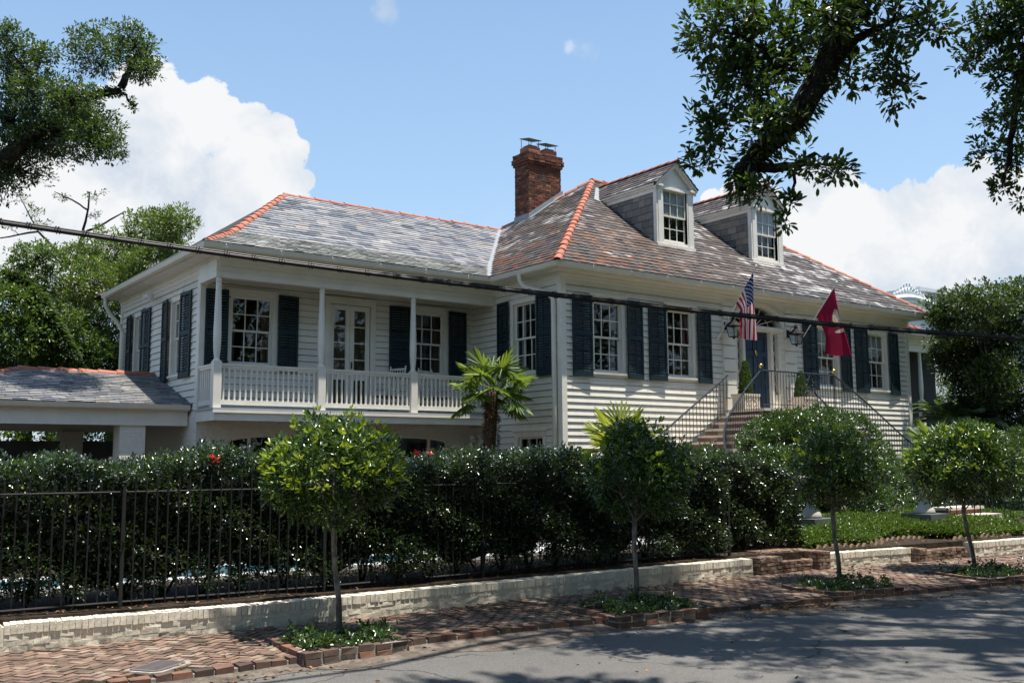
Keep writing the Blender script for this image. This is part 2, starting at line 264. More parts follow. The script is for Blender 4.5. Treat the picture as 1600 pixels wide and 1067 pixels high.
m_brick_isl('kerb_brick', [(0, (0.06, 0.045, 0.038)), (0.5, (0.12, 0.078, 0.06)), (0.9, (0.18, 0.10, 0.07)), (1, (0.27, 0.13, 0.08))], dirt=0.75)
m_brick_isl('stair_brick', [(0, (0.07, 0.04, 0.03)), (0.7, (0.14, 0.075, 0.053)), (1, (0.26, 0.2, 0.16))])
m_brick_isl('step_brick', [(0, (0.13, 0.085, 0.065)), (0.5, (0.22, 0.145, 0.105)), (1, (0.33, 0.25, 0.19))], dirt=0.6)
m_brick_isl('edging_brick', [(0, (0.12, 0.08, 0.055)), (1, (0.26, 0.18, 0.12))], dirt=0.7)
k = NT('mortar', 0.9); a = k.noise(18, 6, 0.7); k.base(k.mix(k.rng(a, 0.3, 0.7), (0.16, 0.145, 0.125), (0.42, 0.39, 0.34))); k.bump(a, 0.6, 0.01)
k = NT('joint_sand', 0.95); a = k.noise(9, 6, 0.7); k.base(k.mix(k.rng(a, 0.35, 0.65), (0.075, 0.07, 0.045), (0.15, 0.12, 0.09))); k.bump(a, 0.5, 0.01)
# white painted bricks of the low garden wall, worn near the pavement
k = NT('painted_brick', 0.75, 0.3); a = k.noise(11, 7, 0.7); b = k.noise(2.2, 4, 0.6)
tc = k.nd('ShaderNodeTexCoord'); sp = k.nd('ShaderNodeSeparateXYZ'); k.l.new(tc.outputs['Object'], sp.inputs[0])
low = k.rng(sp.outputs['Z'], -1.52, -1.66)
chip = k.math('MULTIPLY', k.rng(k.math('ADD', k.math('MULTIPLY', a, 0.6), k.math('MULTIPLY', b, 0.5)), 0.5, 0.66), low)
c = k.mix(k.rng(b, 0.35, 0.7), (0.64, 0.59, 0.48), (0.72, 0.67, 0.56))
c = k.mix(k.math('MULTIPLY', k.rng(a, 0.55, 0.72), 0.18), c, (0.25, 0.22, 0.17))
k.base(k.mix(k.math('MULTIPLY', chip, 0.75), c, (0.13, 0.10, 0.075))); k.bump(a, 0.55, 0.012)
# painted masonry of the raised basement
k = NT('painted_masonry', 0.7, 0.3)
br = k.nd('ShaderNodeTexBrick'); br.inputs['Scale'].default_value = 1.0; br.inputs['Brick Width'].default_value = 0.22; br.inputs['Row Height'].default_value = 0.078; br.inputs['Mortar Size'].default_value = 0.007
br.inputs['Mortar Smooth'].default_value = 0.6
tc = k.nd('ShaderNodeTexCoord'); sp = k.nd('ShaderNodeSeparateXYZ'); k.l.new(tc.outputs['Object'], sp.inputs[0]); cb = k.nd('ShaderNodeCombineXYZ')
k.l.new(k.math('ADD', sp.outputs['X'], sp.outputs['Y']), cb.inputs[0]); k.l.new(sp.outputs['Z'], cb.inputs[1]); k.l.new(cb.outputs[0], br.inputs['Vector'])
a = k.noise(12, 6, 0.65); k.base(k.mix(k.rng(a, 0.3, 0.7), (0.64, 0.61, 0.53), (0.74, 0.71, 0.63)))
k.bump(k.math('ADD', k.math('MULTIPLY', br.outputs['Fac'], -1.0), k.math('MULTIPLY', a, 0.5)), 0.55, 0.012)
# old pale asphalt
k = NT('asphalt', 0.85, 0.3); v = k.coord()
a = k.noise(0.5, 5, 0.6, v); g = k.noise(75, 4, 0.75, v); p = k.noise(2.2, 6, 0.65, v)
c = k.mix(k.rng(a, 0.3, 0.7), (0.095, 0.091, 0.086), (0.135, 0.129, 0.12))
c = k.mix(0.5, c, k.ramp(g, [(0.36, (0.04, 0.039, 0.037)), (0.64, (0.21, 0.20, 0.186))]))
c = k.mix(k.math('MULTIPLY', k.rng(p, 0.5, 0.75), 0.5), c, (0.07, 0.066, 0.062))
# gutter dirt along the kerb and long cracks
vo = k.nd('ShaderNodeTexVoronoi', feature='DISTANCE_TO_EDGE'); vo.inputs['Scale'].default_value = 0.42
wv = k.nd('ShaderNodeVectorMath', operation='ADD'); nz = k.nd('ShaderNodeTexNoise'); nz.inputs['Scale'].default_value = 1.7; nz.inputs['Detail'].default_value = 7
k.l.new(v, nz.inputs['Vector']); sc_ = k.nd('ShaderNodeVectorMath', operation='SCALE'); k.l.new(nz.outputs['Color'], sc_.inputs[0]); sc_.inputs['Scale'].default_value = 1.1
k.l.new(v, wv.inputs[0]); k.l.new(sc_.outputs[0], wv.inputs[1]); k.l.new(wv.outputs[0], vo.inputs['Vector'])
cw = k.rng(vo.outputs['Distance'], 0.0, 0.013, 1.0, 0.0); cm = k.math('MULTIPLY', cw, k.rng(k.noise(0.55, 2), 0.38, 0.46))
c = k.mix(k.math('MULTIPLY', cm, 0.85), c, (0.02, 0.02, 0.02))
k.base(c); k.bump(k.math('SUBTRACT', g, cm), 0.35, 0.006)
k = NT('gutter_dirt', 0.95, 0.2); a = k.noise(6, 7, 0.7); k.base(k.mix(k.rng(a, 0.35, 0.7), (0.075, 0.06, 0.048), (0.19, 0.16, 0.135))); k.bump(k.noise(40, 5), 0.5, 0.008)
k = NT('hedge_shade_core', 0.95, 0.1); k.base((0.008, 0.010, 0.006)); k.bump(k.noise(18, 6, .7), 1.0, .05)
k = NT('soil', 0.95, 0.2); a = k.noise(8, 7, 0.7); k.base(k.mix(k.rng(a, 0.3, 0.7), (0.014, 0.010, 0.007), (0.05, 0.036, 0.025))); k.bump(a, 0.8, 0.03)
k = NT('grass_ground', 0.95, 0.2); a = k.noise(2, 7, 0.7); k.base(k.mix(k.rng(a, 0.3, 0.7), (0.02, 0.035, 0.012), (0.06, 0.075, 0.03))); k.bump(k.noise(30, 5), 0.8, 0.03)
k = NT('pale_paving', 0.7, 0.3); a = k.noise(3, 6, 0.65); k.base(k.mix(k.rng(a, 0.3, 0.7), (0.42, 0.43, 0.43), (0.54, 0.54, 0.52))); k.bump(a, 0.2)
k = NT('pool_water', 0.06, 0.5); k.base((0.05, 0.14, 0.17)); k.bump(k.noise(5, 3, 0.5), 0.12, 0.03)
k = NT('bark', 0.9, 0.2); a = k.noise(14, 7, 0.7, k.coord((1, 1, 0.35))); k.base(k.mix(k.rng(a, 0.35, 0.7), (0.055, 0.045, 0.035), (0.19, 0.165, 0.13))); k.bump(a, 0.8, 0.02)
k = NT('dark_bark', 0.95, 0.15); a = k.noise(10, 7, 0.7); k.base(k.mix(k.rng(a, 0.35, 0.7), (0.012, 0.010, 0.008), (0.055, 0.045, 0.035))); k.bump(a, 0.9, 0.04)
k = NT('pale_bark', 0.9, 0.2); a = k.noise(20, 7, 0.7, k.coord((1, 1, 0.4))); k.base(k.mix(k.rng(a, 0.4, 0.65), (0.12, 0.10, 0.075), (0.30, 0.28, 0.24))); k.bump(a, 0.6, 0.01)
k = NT('palm_fibre', 0.95, 0.15); a = k.noise(22, 7, 0.75); k.base(k.mix(k.rng(a, 0.35, 0.7), (0.028, 0.017, 0.012), (0.16, 0.10, 0.065))); k.bump(a, 0.9, 0.03)
k = NT('cover_iron', 0.6, 0.4); a = k.noise(60, 3); k.base((0.13, 0.115, 0.11)); k.bump(a, 0.6, 0.004)

def m_leaf(name, stops, rough=0.36, transl=0.22, tcol=(0.18, 0.32, 0.03), spec=0.5):
    k = NT(name, rough, spec)
    c = k.ramp(k.island(), stops)
    c = k.mix(0.5, c, k.mix(k.rng(k.noise(1.2, 4, 0.6), 0.3, 0.7), (0.55, 0.55, 0.5), (1.15, 1.1, 1.0)), 'MULTIPLY')
    k.base(c)
    t = k.nd('ShaderNodeBsdfTranslucent'); k.set(t.inputs[0], tcol)
    mx = k.nd('ShaderNodeMixShader'); mx.inputs[0].default_value = transl
    k.l.new(k.b.outputs[0], mx.inputs[1]); k.l.new(t.outputs[0], mx.inputs[2]); k.l.new(mx.outputs[0], k.out.inputs[0])
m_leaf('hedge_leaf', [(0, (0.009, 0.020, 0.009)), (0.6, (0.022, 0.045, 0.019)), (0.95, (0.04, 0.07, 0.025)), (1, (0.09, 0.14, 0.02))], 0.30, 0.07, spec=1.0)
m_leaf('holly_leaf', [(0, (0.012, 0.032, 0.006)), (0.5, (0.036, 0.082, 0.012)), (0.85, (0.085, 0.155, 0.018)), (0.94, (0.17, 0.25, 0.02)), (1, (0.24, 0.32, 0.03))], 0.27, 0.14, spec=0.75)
m_leaf('holly_young', [(0, (0.10, 0.17, 0.02)), (1, (0.26, 0.36, 0.035))], 0.32, 0.35, (0.4, 0.5, 0.04))
m_leaf('vine_leaf', [(0, (0.010, 0.026, 0.006)), (0.6, (0.026, 0.064, 0.012)), (1, (0.075, 0.14, 0.025))], 0.27, 0.14, spec=0.8)
m_leaf('cover_leaf', [(0, (0.03, 0.058, 0.010)), (0.6, (0.078, 0.125, 0.018)), (1, (0.16, 0.21, 0.03))], 0.34, 0.2)
m_leaf('oak_leaf', [(0, (0.008, 0.016, 0.005)), (0.6, (0.017, 0.034, 0.009)), (0.93, (0.04, 0.066, 0.013)), (1, (0.09, 0.10, 0.02))], 0.38, 0.2)
m_leaf('far_oak_leaf', [(0, (0.016, 0.026, 0.012)), (0.6, (0.035, 0.052, 0.022)), (0.9, (0.06, 0.075, 0.03)), (1, (0.11, 0.09, 0.045))], 0.4, 0.2)
m_leaf('olive_leaf', [(0, (0.045, 0.07, 0.012)), (0.6, (0.125, 0.155, 0.025)), (0.92, (0.19, 0.205, 0.035)), (1, (0.16, 0.09, 0.03))], 0.42, 0.25)
m_leaf('bright_leaf', [(0, (0.03, 0.055, 0.012)), (0.6, (0.085, 0.13, 0.024)), (1, (0.155, 0.20, 0.035))], 0.38, 0.22)
m_leaf('magnolia_leaf', [(0, (0.010, 0.022, 0.008)), (0.6, (0.030, 0.052, 0.016)), (0.88, (0.07, 0.095, 0.022)), (1, (0.12, 0.13, 0.025))], 0.42, 0.14)
m_leaf('palm_leaf', [(0, (0.03, 0.07, 0.015)), (0.7, (0.07, 0.14, 0.025)), (1, (0.18, 0.22, 0.03))], 0.38, 0.3, (0.3, 0.42, 0.04))
m_leaf('yellow_palm', [(0, (0.10, 0.16, 0.02)), (1, (0.28, 0.33, 0.04))], 0.4, 0.35, (0.45, 0.5, 0.05))
m_leaf('grey_palm', [(0, (0.04, 0.065, 0.04)), (1, (0.10, 0.14, 0.09))], 0.45, 0.2)
m_leaf('cypress_leaf', [(0, (0.02, 0.05, 0.01)), (1, (0.07, 0.12, 0.02))], 0.6, 0.15)
m_leaf('dry_leaf', [(0, (0.10, 0.05, 0.025)), (0.6, (0.22, 0.12, 0.06)), (1, (0.36, 0.22, 0.10))], 0.8, 0.1, (0.2, 0.1, 0.04))
m_leaf('moss_leaf', [(0, (0.015, 0.03, 0.006)), (1, (0.05, 0.085, 0.015))], 0.7, 0.15)
m_leaf('red_petal', [(0, (0.5, 0.02, 0.015)), (1, (0.75, 0.05, 0.03))], 0.5, 0.3, (0.8, 0.05, 0.03))

class Fr:
    """a wall frame: u along the wall, o out of it, z up"""
    def __init__(s, O, U, N): s.O = Vector(O); s.U = Vector(U); s.N = Vector(N)
    def p(s, u, o, z): 
        q = s.O + s.U * u + s.N * o; return (q.x, q.y, q.z + z)
class MB:
    def __init__(s): s.v = []; s.f = []; s.mi = []; s.m = 0
    def face(s, pts):
        i = len(s.v); s.v.extend(pts); s.f.append(tuple(range(i, i + len(pts)))); s.mi.append(s.m)
    def hexa(s, c):
        i = len(s.v); s.v.extend(c)
        for q in ((0, 3, 2, 1), (4, 5, 6, 7), (0, 1, 5, 4), (1, 2, 6, 5), (2, 3, 7, 6), (3, 0, 4, 7)):
            s.f.append(tuple(i + a for a in q)); s.mi.append(s.m)
    def box(s, fr, u0, u1, o0, o1, z0, z1):
        P = fr.p
        s.hexa([P(u0, o1, z0), P(u1, o1, z0), P(u1, o0, z0), P(u0, o0, z0), P(u0, o1, z1), P(u1, o1, z1), P(u1, o0, z1), P(u0, o0, z1)])
    def wbox(s, x0, x1, y0, y1, z0, z1):
        s.hexa([(x0, y0, z0), (x1, y0, z0), (x1, y1, z0), (x0, y1, z0), (x0, y0, z1), (x1, y0, z1), (x1, y1, z1), (x0, y1, z1)])
    def obox(s, c, ax, ay, az, jit=0.0):
        """oriented box, half axes as vectors"""
        c = Vector(c); pts = []
        for sz in (-1, 1):
            for sx, sy in ((-1, -1), (1, -1), (1, 1), (-1, 1)):
                q = c + ax * sx + ay * sy + az * sz
                if jit: q += Vector((rng.uniform(-jit, jit), rng.uniform(-jit, jit), rng.uniform(-jit, jit)))
                pts.append(tuple(q))
        s.hexa(pts)
    def prism(s, poly, d):
        """polygon extruded along vector d"""
        d = Vector(d); n = len(poly); a = [tuple(Vector(p)) for p in poly]; b = [tuple(Vector(p) + d) for p in poly]
        i = len(s.v); s.v.extend(a + b)
        s.f.append(tuple(i + k for k in range(n))[::-1]); s.mi.append(s.m)
        s.f.append(tuple(i + n + k for k in range(n))); s.mi.append(s.m)
        for k in range(n):
            s.f.append((i + k, i + (k + 1) % n, i + n + (k + 1) % n, i + n + k)); s.mi.append(s.m)
    def tube(s, pts, rad, n=6, cap=True):
        P = [Vector(p) for p in pts]; i0 = len(s.v)
        if not hasattr(rad, '__len__'): rad = [rad] * len(P)
        T0 = (P[1] - P[0]).normalized(); up = Vector((0, 0, 1)) if abs(T0.z) < 0.9 else Vector((1, 0, 0))
        A = T0.cross(up).normalized()
        for j, p in enumerate(P):
            T = ((P[min(j + 1, len(P) - 1)] - P[max(j - 1, 0)])).normalized()
            A = (A - T * A.dot(T)).normalized(); B = T.cross(A)
            for k in range(n):
                a = 2 * math.pi * k / n; s.v.append(tuple(p + (A * math.cos(a) + B * math.sin(a)) * rad[j]))
        for j in range(len(P) - 1):
            for k in range(n):
                a = i0 + j * n + k; b = i0 + j * n + (k + 1) % n
                s.f.append((a, b, b + n, a + n)); s.mi.append(s.m)
        if cap:
            s.f.append(tuple(i0 + k for k in range(n))[::-1]); s.mi.append(s.m)
            s.f.append(tuple(i0 + (len(P) - 1) * n + k for k in range(n))); s.mi.append(s.m)
    def lathe(s, c, prof, n=14):
        """prof: (radius, z)"""
        i0 = len(s.v)
        for r, z in prof:
            for k in range(n):
                a = 2 * math.pi * k / n; s.v.append((c[0] + r * math.cos(a), c[1] + r * math.sin(a), c[2] + z))
        for j in range(len(prof) - 1):
            for k in range(n):
                a = i0 + j * n + k; b = i0 + j * n + (k + 1) % n
                s.f.append((a, b, b + n, a + n)); s.mi.append(s.m)
        s.f.append(tuple(i0 + k for k in range(n))[::-1]); s.mi.append(s.m)
        s.f.append(tuple(i0 + (len(prof) - 1) * n + k for k in range(n))); s.mi.append(s.m)
    def sweep(s, path, prof, close=False):
        """path: (x, y, mx, my) wall corner with mitre vector; prof: (out, z)"""
        i0 = len(s.v); n = len(prof)
        for x, y, mx, my in path:
            for o, z in prof: s.v.append((x + mx * o, y + my * o, z))
        for j in range(len(path) - 1):
            for k in range(n if close else n - 1):
                a = i0 + j * n + k; b = i0 + j * n + (k + 1) % n
                s.f.append((a, b, b + n, a + n)); s.mi.append(s.m)
    def build(s, name, mat, parent=None, smooth=False):
        me = bpy.data.meshes.new(name); me.from_pydata([tuple(v) for v in s.v], [], s.f); 
        for m in (mat if isinstance(mat, (list, tuple)) else [mat]): me.materials.append(MATS[m])
        if isinstance(mat, (list, tuple)): me.polygons.foreach_set('material_index', s.mi)
        if smooth: me.polygons.foreach_set('use_smooth', [True] * len(s.f))
        me.update()
        o = bpy.data.objects.new(name, me); COL.objects.link(o)
        if parent: o.parent = parent; o.matrix_parent_inverse = parent.matrix_world.inverted() if False else Matrix.Translation(-parent.location) 
        return o
def tag(o, label=None, cat=None, group=None, kind=None):
    if label: o['label'] = label
    if cat: o['category'] = cat
    if group: o['group'] = group
    if kind: o['kind'] = kind
    return o
def thing(name, loc, label, cat, group=None):
    o = bpy.data.objects.new(name, None); COL.objects.link(o); o.location = loc; o.empty_display_size = 0.2
    return tag(o, label, cat, group)
def struct(name, mb, mat): return tag(mb.build(name, mat), kind='structure')
def place(src, parent, M=None, name=None):
    """another object sharing a mesh, placed in world space under parent"""
    c = src.copy(); COL.objects.link(c); c.parent = parent; c.matrix_parent_inverse = Matrix.Translation(-parent.location)
    if M is not None: c.matrix_basis = M
    return c

def leaves(name, mat, pos, dirs, length, width=0.45, fold=0.25, parent=None, updir=None, midx=None):
    """many folded leaf blades as one mesh; pos (N,3) is the leaf foot"""
    pos = np.asarray(pos, float); N = len(pos); d = np.asarray(dirs, float); d /= np.linalg.norm(d, axis=1)[:, None] + 1e-9
    L = np.asarray(length, float); L = np.full(N, L) if L.ndim == 0 else L
    up = nrg.normal(size=(N, 3)) * 0.55 + (np.array([0, 0, 1.0]) if updir is None else updir)
    side = np.cross(d, up); side /= np.linalg.norm(side, axis=1)[:, None] + 1e-9
    nn = np.cross(side, d)
    W = (L * width * 0.5)[:, None]; L = L[:, None]
    v = np.empty((N, 6, 3)); v[:, 0] = pos; v[:, 3] = pos + d * L - nn * L * 0.10
    m1 = pos + d * L * 0.34; m2 = pos + d * L * 0.74 - nn * L * .03
    v[:, 1] = m1 + side * W * .8 + nn * W * fold; v[:, 5] = m1 - side * W * .8 + nn * W * fold; v[:, 2] = m2 + side * W * .86 + nn * W * fold * .7; v[:, 4] = m2 - side * W * .86 + nn * W * fold * .7
    idx = np.arange(N)[:, None] * 6
    tri = np.concatenate([idx + np.array([[0, 1, 2, 3]]), idx + np.array([[0, 3, 4, 5]])], axis=1).reshape(-1)
    me = bpy.data.meshes.new(name); me.vertices.add(N * 6); me.vertices.foreach_set('co', v.reshape(-1).astype(np.float32))
    me.loops.add(N * 8); me.loops.foreach_set('vertex_index', tri.astype(np.int32))
    me.polygons.add(N * 2); me.polygons.foreach_set('loop_start', (np.arange(N * 2) * 4).astype(np.int32))
    for q in (mat if isinstance(mat, (list, tuple)) else [mat]): me.materials.append(MATS[q])
    if midx is not None: me.polygons.foreach_set('material_index', np.repeat(np.asarray(midx), 2).astype(np.int32))
    me.update(calc_edges=True); me.validate()
    o = bpy.data.objects.new(name, me); COL.objects.link(o)
    if parent: o.parent = parent; o.matrix_parent_inverse = Matrix.Translation(-parent.location)
    return o
def rosettes(cent, outd, k, leaf, spread=0.9, rad=0.05):
    """k leaves around each cluster centre -> pos, dirs, lengths"""
    c = np.repeat(np.asarray(cent, float), k, axis=0); o = np.repeat(np.asarray(outd, float), k, axis=0)
    r = nrg.normal(size=c.shape); r /= np.linalg.norm(r, axis=1)[:, None]
    d = o * (1 - spread * 0.5) + r * spread
    return c + r * rad * nrg.random((len(c), 1)), d, leaf * nrg.uniform(0.65, 1.2, len(c))
def lobe_points(lobes, per, shell=0.55, flat=1.0):
    """cluster centres inside ellipsoid lobes (x, y, z, rh, rv); per = clusters per square metre of lobe section"""
    C, D = [], []
    for x, y, z, rh, rv, *pm in lobes:
        n = max(4, int(per * (pm[0] if pm else 1) * math.pi * rh * rv)); u = nrg.normal(size=(n, 3)); u /= np.linalg.norm(u, axis=1)[:, None]
        r = shell + (1 - shell) * nrg.random(n) ** 0.6; r *= 1 + 0.16 * np.sin(u[:, 0] * 5 + x * 3) * np.sin(u[:, 2] * 6 + z * 2)
        p = u * r[:, None] * np.array([rh, rh, rv]); C.append(p + np.array([x, y, z])); D.append(u + np.array([0, 0, 0.35]))
    return np.concatenate(C), np.concatenate(D)

# ------------------------------------------------------------------ ground, road, pavement
GZ = -1.40; SWW = -1.65; SWK = -1.69; RZ = -1.77
def lerp_tab(t, x):
    if x <= t[0][0]: (a, b), (c, d) = t[0], t[1]
    elif x >= t[-1][0]: (a, b), (c, d) = t[-2], t[-1]
    else:
        for (a, b), (c, d) in zip(t, t[1:]):
            if a <= x <= c: break
    return b + (d - b) * (x - a) / (c - a)
KERB = [(-40, -9.0), (-11, -9.16), (-9.2, -9.04), (-7.8, -9.10), (-5.0, -9.57), (-2.7, -9.98), (-1.0, -10.24), (8, -11.6), (40, -16.4)]
WALLF = [(-40, -7.2), (-12.6, -7.42), (-10.3, -7.68), (-2.9, -7.80), (-1.4, -7.98), (0.4, -8.25), (1.9, -8.45), (3.4, -8.6), (8, -9.2), (40, -14)]
kerb_y = lambda x: lerp_tab(KERB, x)
wall_y = lambda x: lerp_tab(WALLF, x)
XS = [-40, -25, -16, -12.6, -11, -10.3, -9.2, -7.8, -5, -2.9, -1.4, -1, .4, 1.9, 3.4, 8, 20, 40]

m = MB(); m.face([(-900, -900, -1.95), (900, -900, -1.95), (900, 900, -1.95), (-900, 900, -1.95)]); struct('ground', m, 'grass_ground')
m = MB()
for a, b in zip(XS, XS[1:]):
    m.face([(a, -19.5, RZ), (b, -19.5, RZ), (b, kerb_y(b) - 0.02, RZ), (a, kerb_y(a) - 0.02, RZ)])
struct('road', m, 'asphalt')
# a strip of grit and dirt along the kerb
m = MB(); xs = [(-16 + 0.25 * i) for i in range(100)]
wob = lambda x: 0.42 + 0.15 * math.sin(x * 1.3) + 0.09 * math.sin(x * 3.7 + 1) + 0.05 * math.sin(x * 9.1)
for a, b in zip(xs, xs[1:]):
    m.face([(a, kerb_y(a) - wob(a), RZ + .004), (b, kerb_y(b) - wob(b), RZ + .004), (b, kerb_y(b) + .01, RZ + .03), (a, kerb_y(a) + .01, RZ + .03)])
struct('gutter_strip', m, 'gutter_dirt')
m = MB()
for a, b in zip(XS, XS[1:]):
    m.face([(a, kerb_y(a) + .05, SWK - .022), (b, kerb_y(b) + .05, SWK - .022), (b, wall_y(b) + .3, SWW - .022), (a, wall_y(a) + .3, SWW - .022)])
    m.face([(a, kerb_y(a) + .05, -1.95), (b, kerb_y(b) + .05, -1.95), (b, kerb_y(b) + .05, SWK - .022), (a, kerb_y(a) + .05, SWK - .022)])
struct('pavement_bed', m, 'joint_sand')
def sw_z(x, y):
    k_, w_ = kerb_y(x), wall_y(x); t = min(1, max(0, (y - k_) / (w_ - k_))); return SWK + (SWW - SWK) * t
PLANTERS = [  # plan corners: back left, front left, front right, back right
    [(-10.52, -8.34), (-10.56, -9.27), (-9.49, -9.23), (-9.36, -8.55)],
    [(-7.04, -8.57), (-7.09, -9.50), (-5.84, -9.60), (-5.55, -8.77)],
    [(-3.61, -8.85), (-3.75, -9.78), (-2.59, -9.99), (-2.2, -9.15)],
    [(-0.75, -9.15), (-0.90, -10.2), (0.35, -10.42), (0.75, -9.5)]]
def inside(poly, x, y):
    c = False
    for (x0, y0), (x1, y1) in zip(poly, poly[1:] + poly[:1]):
        if (y0 > y) != (y1 > y) and x < (x1 - x0) * (y - y0) / (y1 - y0) + x0: c = not c
    return c
def brick_ok(x, y):
    if not (kerb_y(x) + 0.13 < y < wall_y(x) - 0.03): return False
    return not any(inside(p, x, y) for p in PLANTERS)
m = MB()
def pave(x, y, ang, L=0.15, W=0.075):
    if not brick_ok(x, y): return
    z = sw_z(x, y) + rng.uniform(-.004, .003) - 0.03 + 0.012 * math.sin(x * 1.9) * math.sin(y * 2.7)
    if rng.random() < .012: return
    x += rng.uniform(-.003, .003); y += rng.uniform(-.003, .003); ang += rng.uniform(-.07, .07); ax = Vector((math.cos(ang), math.sin(ang), rng.uniform(-.018, .018))); ay = Vector((-math.sin(ang), math.cos(ang), rng.uniform(-.025, .025)))
    m.obox((x, y, z), ax * (L / 2 - .0035), ay * (W / 2 - .0035), Vector((0, 0, .03)), 0.003)
ca, sa = math.cos(R_(38)), math.sin(R_(38))
for a in range(-60, 90):
    for b in range(-60, 60):
        for (ox, oy, ang) in ((1.0, 0.5, 0), (0.5, 2.0, 90)):
            x, y = (a + 2 * b + ox) * .077, (a - 2 * b + oy) * .077
            X, Y = -10.8 + ca * x - sa * y, -8.5 + sa * x + ca * y
            if -15 < X < -8.35: pave(X, Y, R_(38 + ang))
for i in range(0, 170):
    for j in range(-10, 46):
        X = -8.3 + i * .080; Y = wall_y(X) - .05 - j * .155 - (0.078 if i % 2 else 0)
        if X < 4.6: pave(X, Y, R_(90) - .12)
struct('brick_pavement', m, 'paving_brick')
# kerb of single bricks
m = MB(); x = -15.5
while x < 6:
    L = rng.uniform(.145, .185); y = kerb_y(x); t = Vector((1, (kerb_y(x + .2) - y) / .2, 0)).normalized(); nrm_ = Vector((-t.y, t.x, 0))
    if rng.random() > .02:
        m.obox(Vector((x, y + .055, RZ + .022 + rng.uniform(-.008, .006))), t * (L / 2 - .011), nrm_ * .058, Vector((0, rng.uniform(-.004, .004), .06)), .008)
    x += L * t.x
struct('brick_kerb', m, 'kerb_brick')
m = MB()
for a, b in zip(xs, xs[1:]):
    m.hexa([(a, kerb_y(a) + .012, -1.95), (b, kerb_y(b) + .012, -1.95), (b, kerb_y(b) + .13, -1.95), (a, kerb_y(a) + .13, -1.95),
            (a, kerb_y(a) + .012, RZ + .058), (b, kerb_y(b) + .012, RZ + .058), (b, kerb_y(b) + .13, RZ + .058), (a, kerb_y(a) + .13, RZ + .058)])
struct('kerb_mortar', m, 'mortar')
# garden terrace
m = MB(); lw_ = MB()
for a, b in zip(XS, XS[1:]):
    (lw_ if a > 7 else m).face([(a, wall_y(a) + .2, GZ), (b, wall_y(b) + .2, GZ), (b, 40, GZ), (a, 40, GZ)])
    m.face([(a, wall_y(a) + .2, -1.95), (b, wall_y(b) + .2, -1.95), (b, wall_y(b) + .2, GZ), (a, wall_y(a) + .2, GZ)])
struct('garden_soil', m, 'soil'); struct('lawn', lw_, 'grass_ground')
m = MB(); m.wbox(-16, -2.2, -5.6, -4.2, GZ + .004, GZ + .05); struct('pool_deck', m, 'pale_paving')
m = MB(); m.wbox(-15, -6.6, -5.35, -4.6, GZ + .02, GZ + .056); struct('pool_water', m, 'pool_water')
m = MB(); m.face([(-40, -22.5, RZ + .1), (40, -22.5, RZ + .1), (40, -19.5, RZ + .1), (-40, -19.5, RZ + .1)]); m.face([(-40, -19.5, RZ - .1), (40, -19.5, RZ - .1), (40, -19.5, RZ + .1), (-40, -19.5, RZ + .1)]); struct('far_pavement', m, 'joint_sand')

# ------------------------------------------------------------------ the house
house = thing('raised_house', (7, 4, GZ), 'white clapboard raised house with slate roof, dark blue shutters, dormers and side gallery', 'house')
FRONT = Fr((0, 0, 0), (1, 0, 0), (0, -1, 0))
SIDE = Fr((0, 0, 0), (0, -1, 0), (-1, 0, 0))
WEND = Fr((-7.1, 0, 0), (0, -1, 0), (-1, 0, 0))
GALL = Fr((0, 3.7, 0), (1, 0, 0), (0, -1, 0))
RSIDE = Fr((14.1, 0, 0), (0, 1, 0), (1, 0, 0))
RGALL = Fr((0, 3.7, 0), (1, 0, 0), (0, -1, 0))

def siding(m, fr, u0, u1, z0, z1, opens=(), expo=.152):
    cuts = sorted({z0, z1, *[z for o in opens for z in o[2:] if z0 < z < z1]})
    zr = z0
    while zr < z1 - 1e-4:
        ze = min(zr + expo, z1); bands = sorted({zr, ze, *[c for c in cuts if zr < c < ze]})
        off = lambda z: .032 - .028 * (z - zr) / expo
        for za, zb in zip(bands, bands[1:]):
            zt_ = zb - .0095 if zb == ze and ze < z1 - .02 else zb      # slot opened to show dark, imitating the lap's shadow line
            zm = (za + zb) / 2; iv = [(u0, u1)]
            for o in opens:
                if o[2] < zm < o[3]:
                    nv = []
                    for a, b in iv:
                        if o[1] <= a or o[0] >= b: nv.append((a, b)); continue
                        if o[0] > a: nv.append((a, o[0]))
                        if o[1] < b: nv.append((o[1], b))
                    iv = nv
            # boards are laid in lengths, butted end to end, each a hair different
            jv = []
            rr_ = random.Random(int(zr * 1000) + int(u0 * 10))
            for a, b in iv:
                while b - a > 3.2:
                    L_ = rr_.uniform(1.8, 3.0); jv.append((a, a + L_ - .003)); a += L_
                jv.append((a, b))
            for a, b in jv:
                m.face([fr.p(a, off(za), za), fr.p(b, off(za), za), fr.p(b, off(zb), zt_), fr.p(a, off(zb), zt_)])
                if za == zr: m.face([fr.p(a, off(za), za), fr.p(a, .003, za), fr.p(b, .003, za), fr.p(b, off(za), za)])
        zr = ze
def part(m, name, mat, parent=None, smooth=False): return m.build(name, mat, parent or house, smooth)

# openings: (u0, u1, z0, z1)
FW = [(0.97, 1.87, 2.06, 3.75), (3.42, 4.32, 2.06, 3.75), (9.49, 10.39, 2.06, 3.75), (11.95, 12.85, 2.06, 3.75)]
DOOR = (5.95, 7.85, 1.27, 4.16)
SW = (-1.83, -0.93, 2.08, 3.80); SB = (-1.68, -0.70, -0.45, 0.56)
WE = [(-5.62, -4.92, 2.0, 3.72), (-8.62, -7.92, 2.0, 3.72)]
GW = [(-6.42, -5.47, 2.16, 3.69), (-1.78, -0.86, 2.16, 3.71)]; GD = (-4.04, -2.96, 1.17, 3.73)

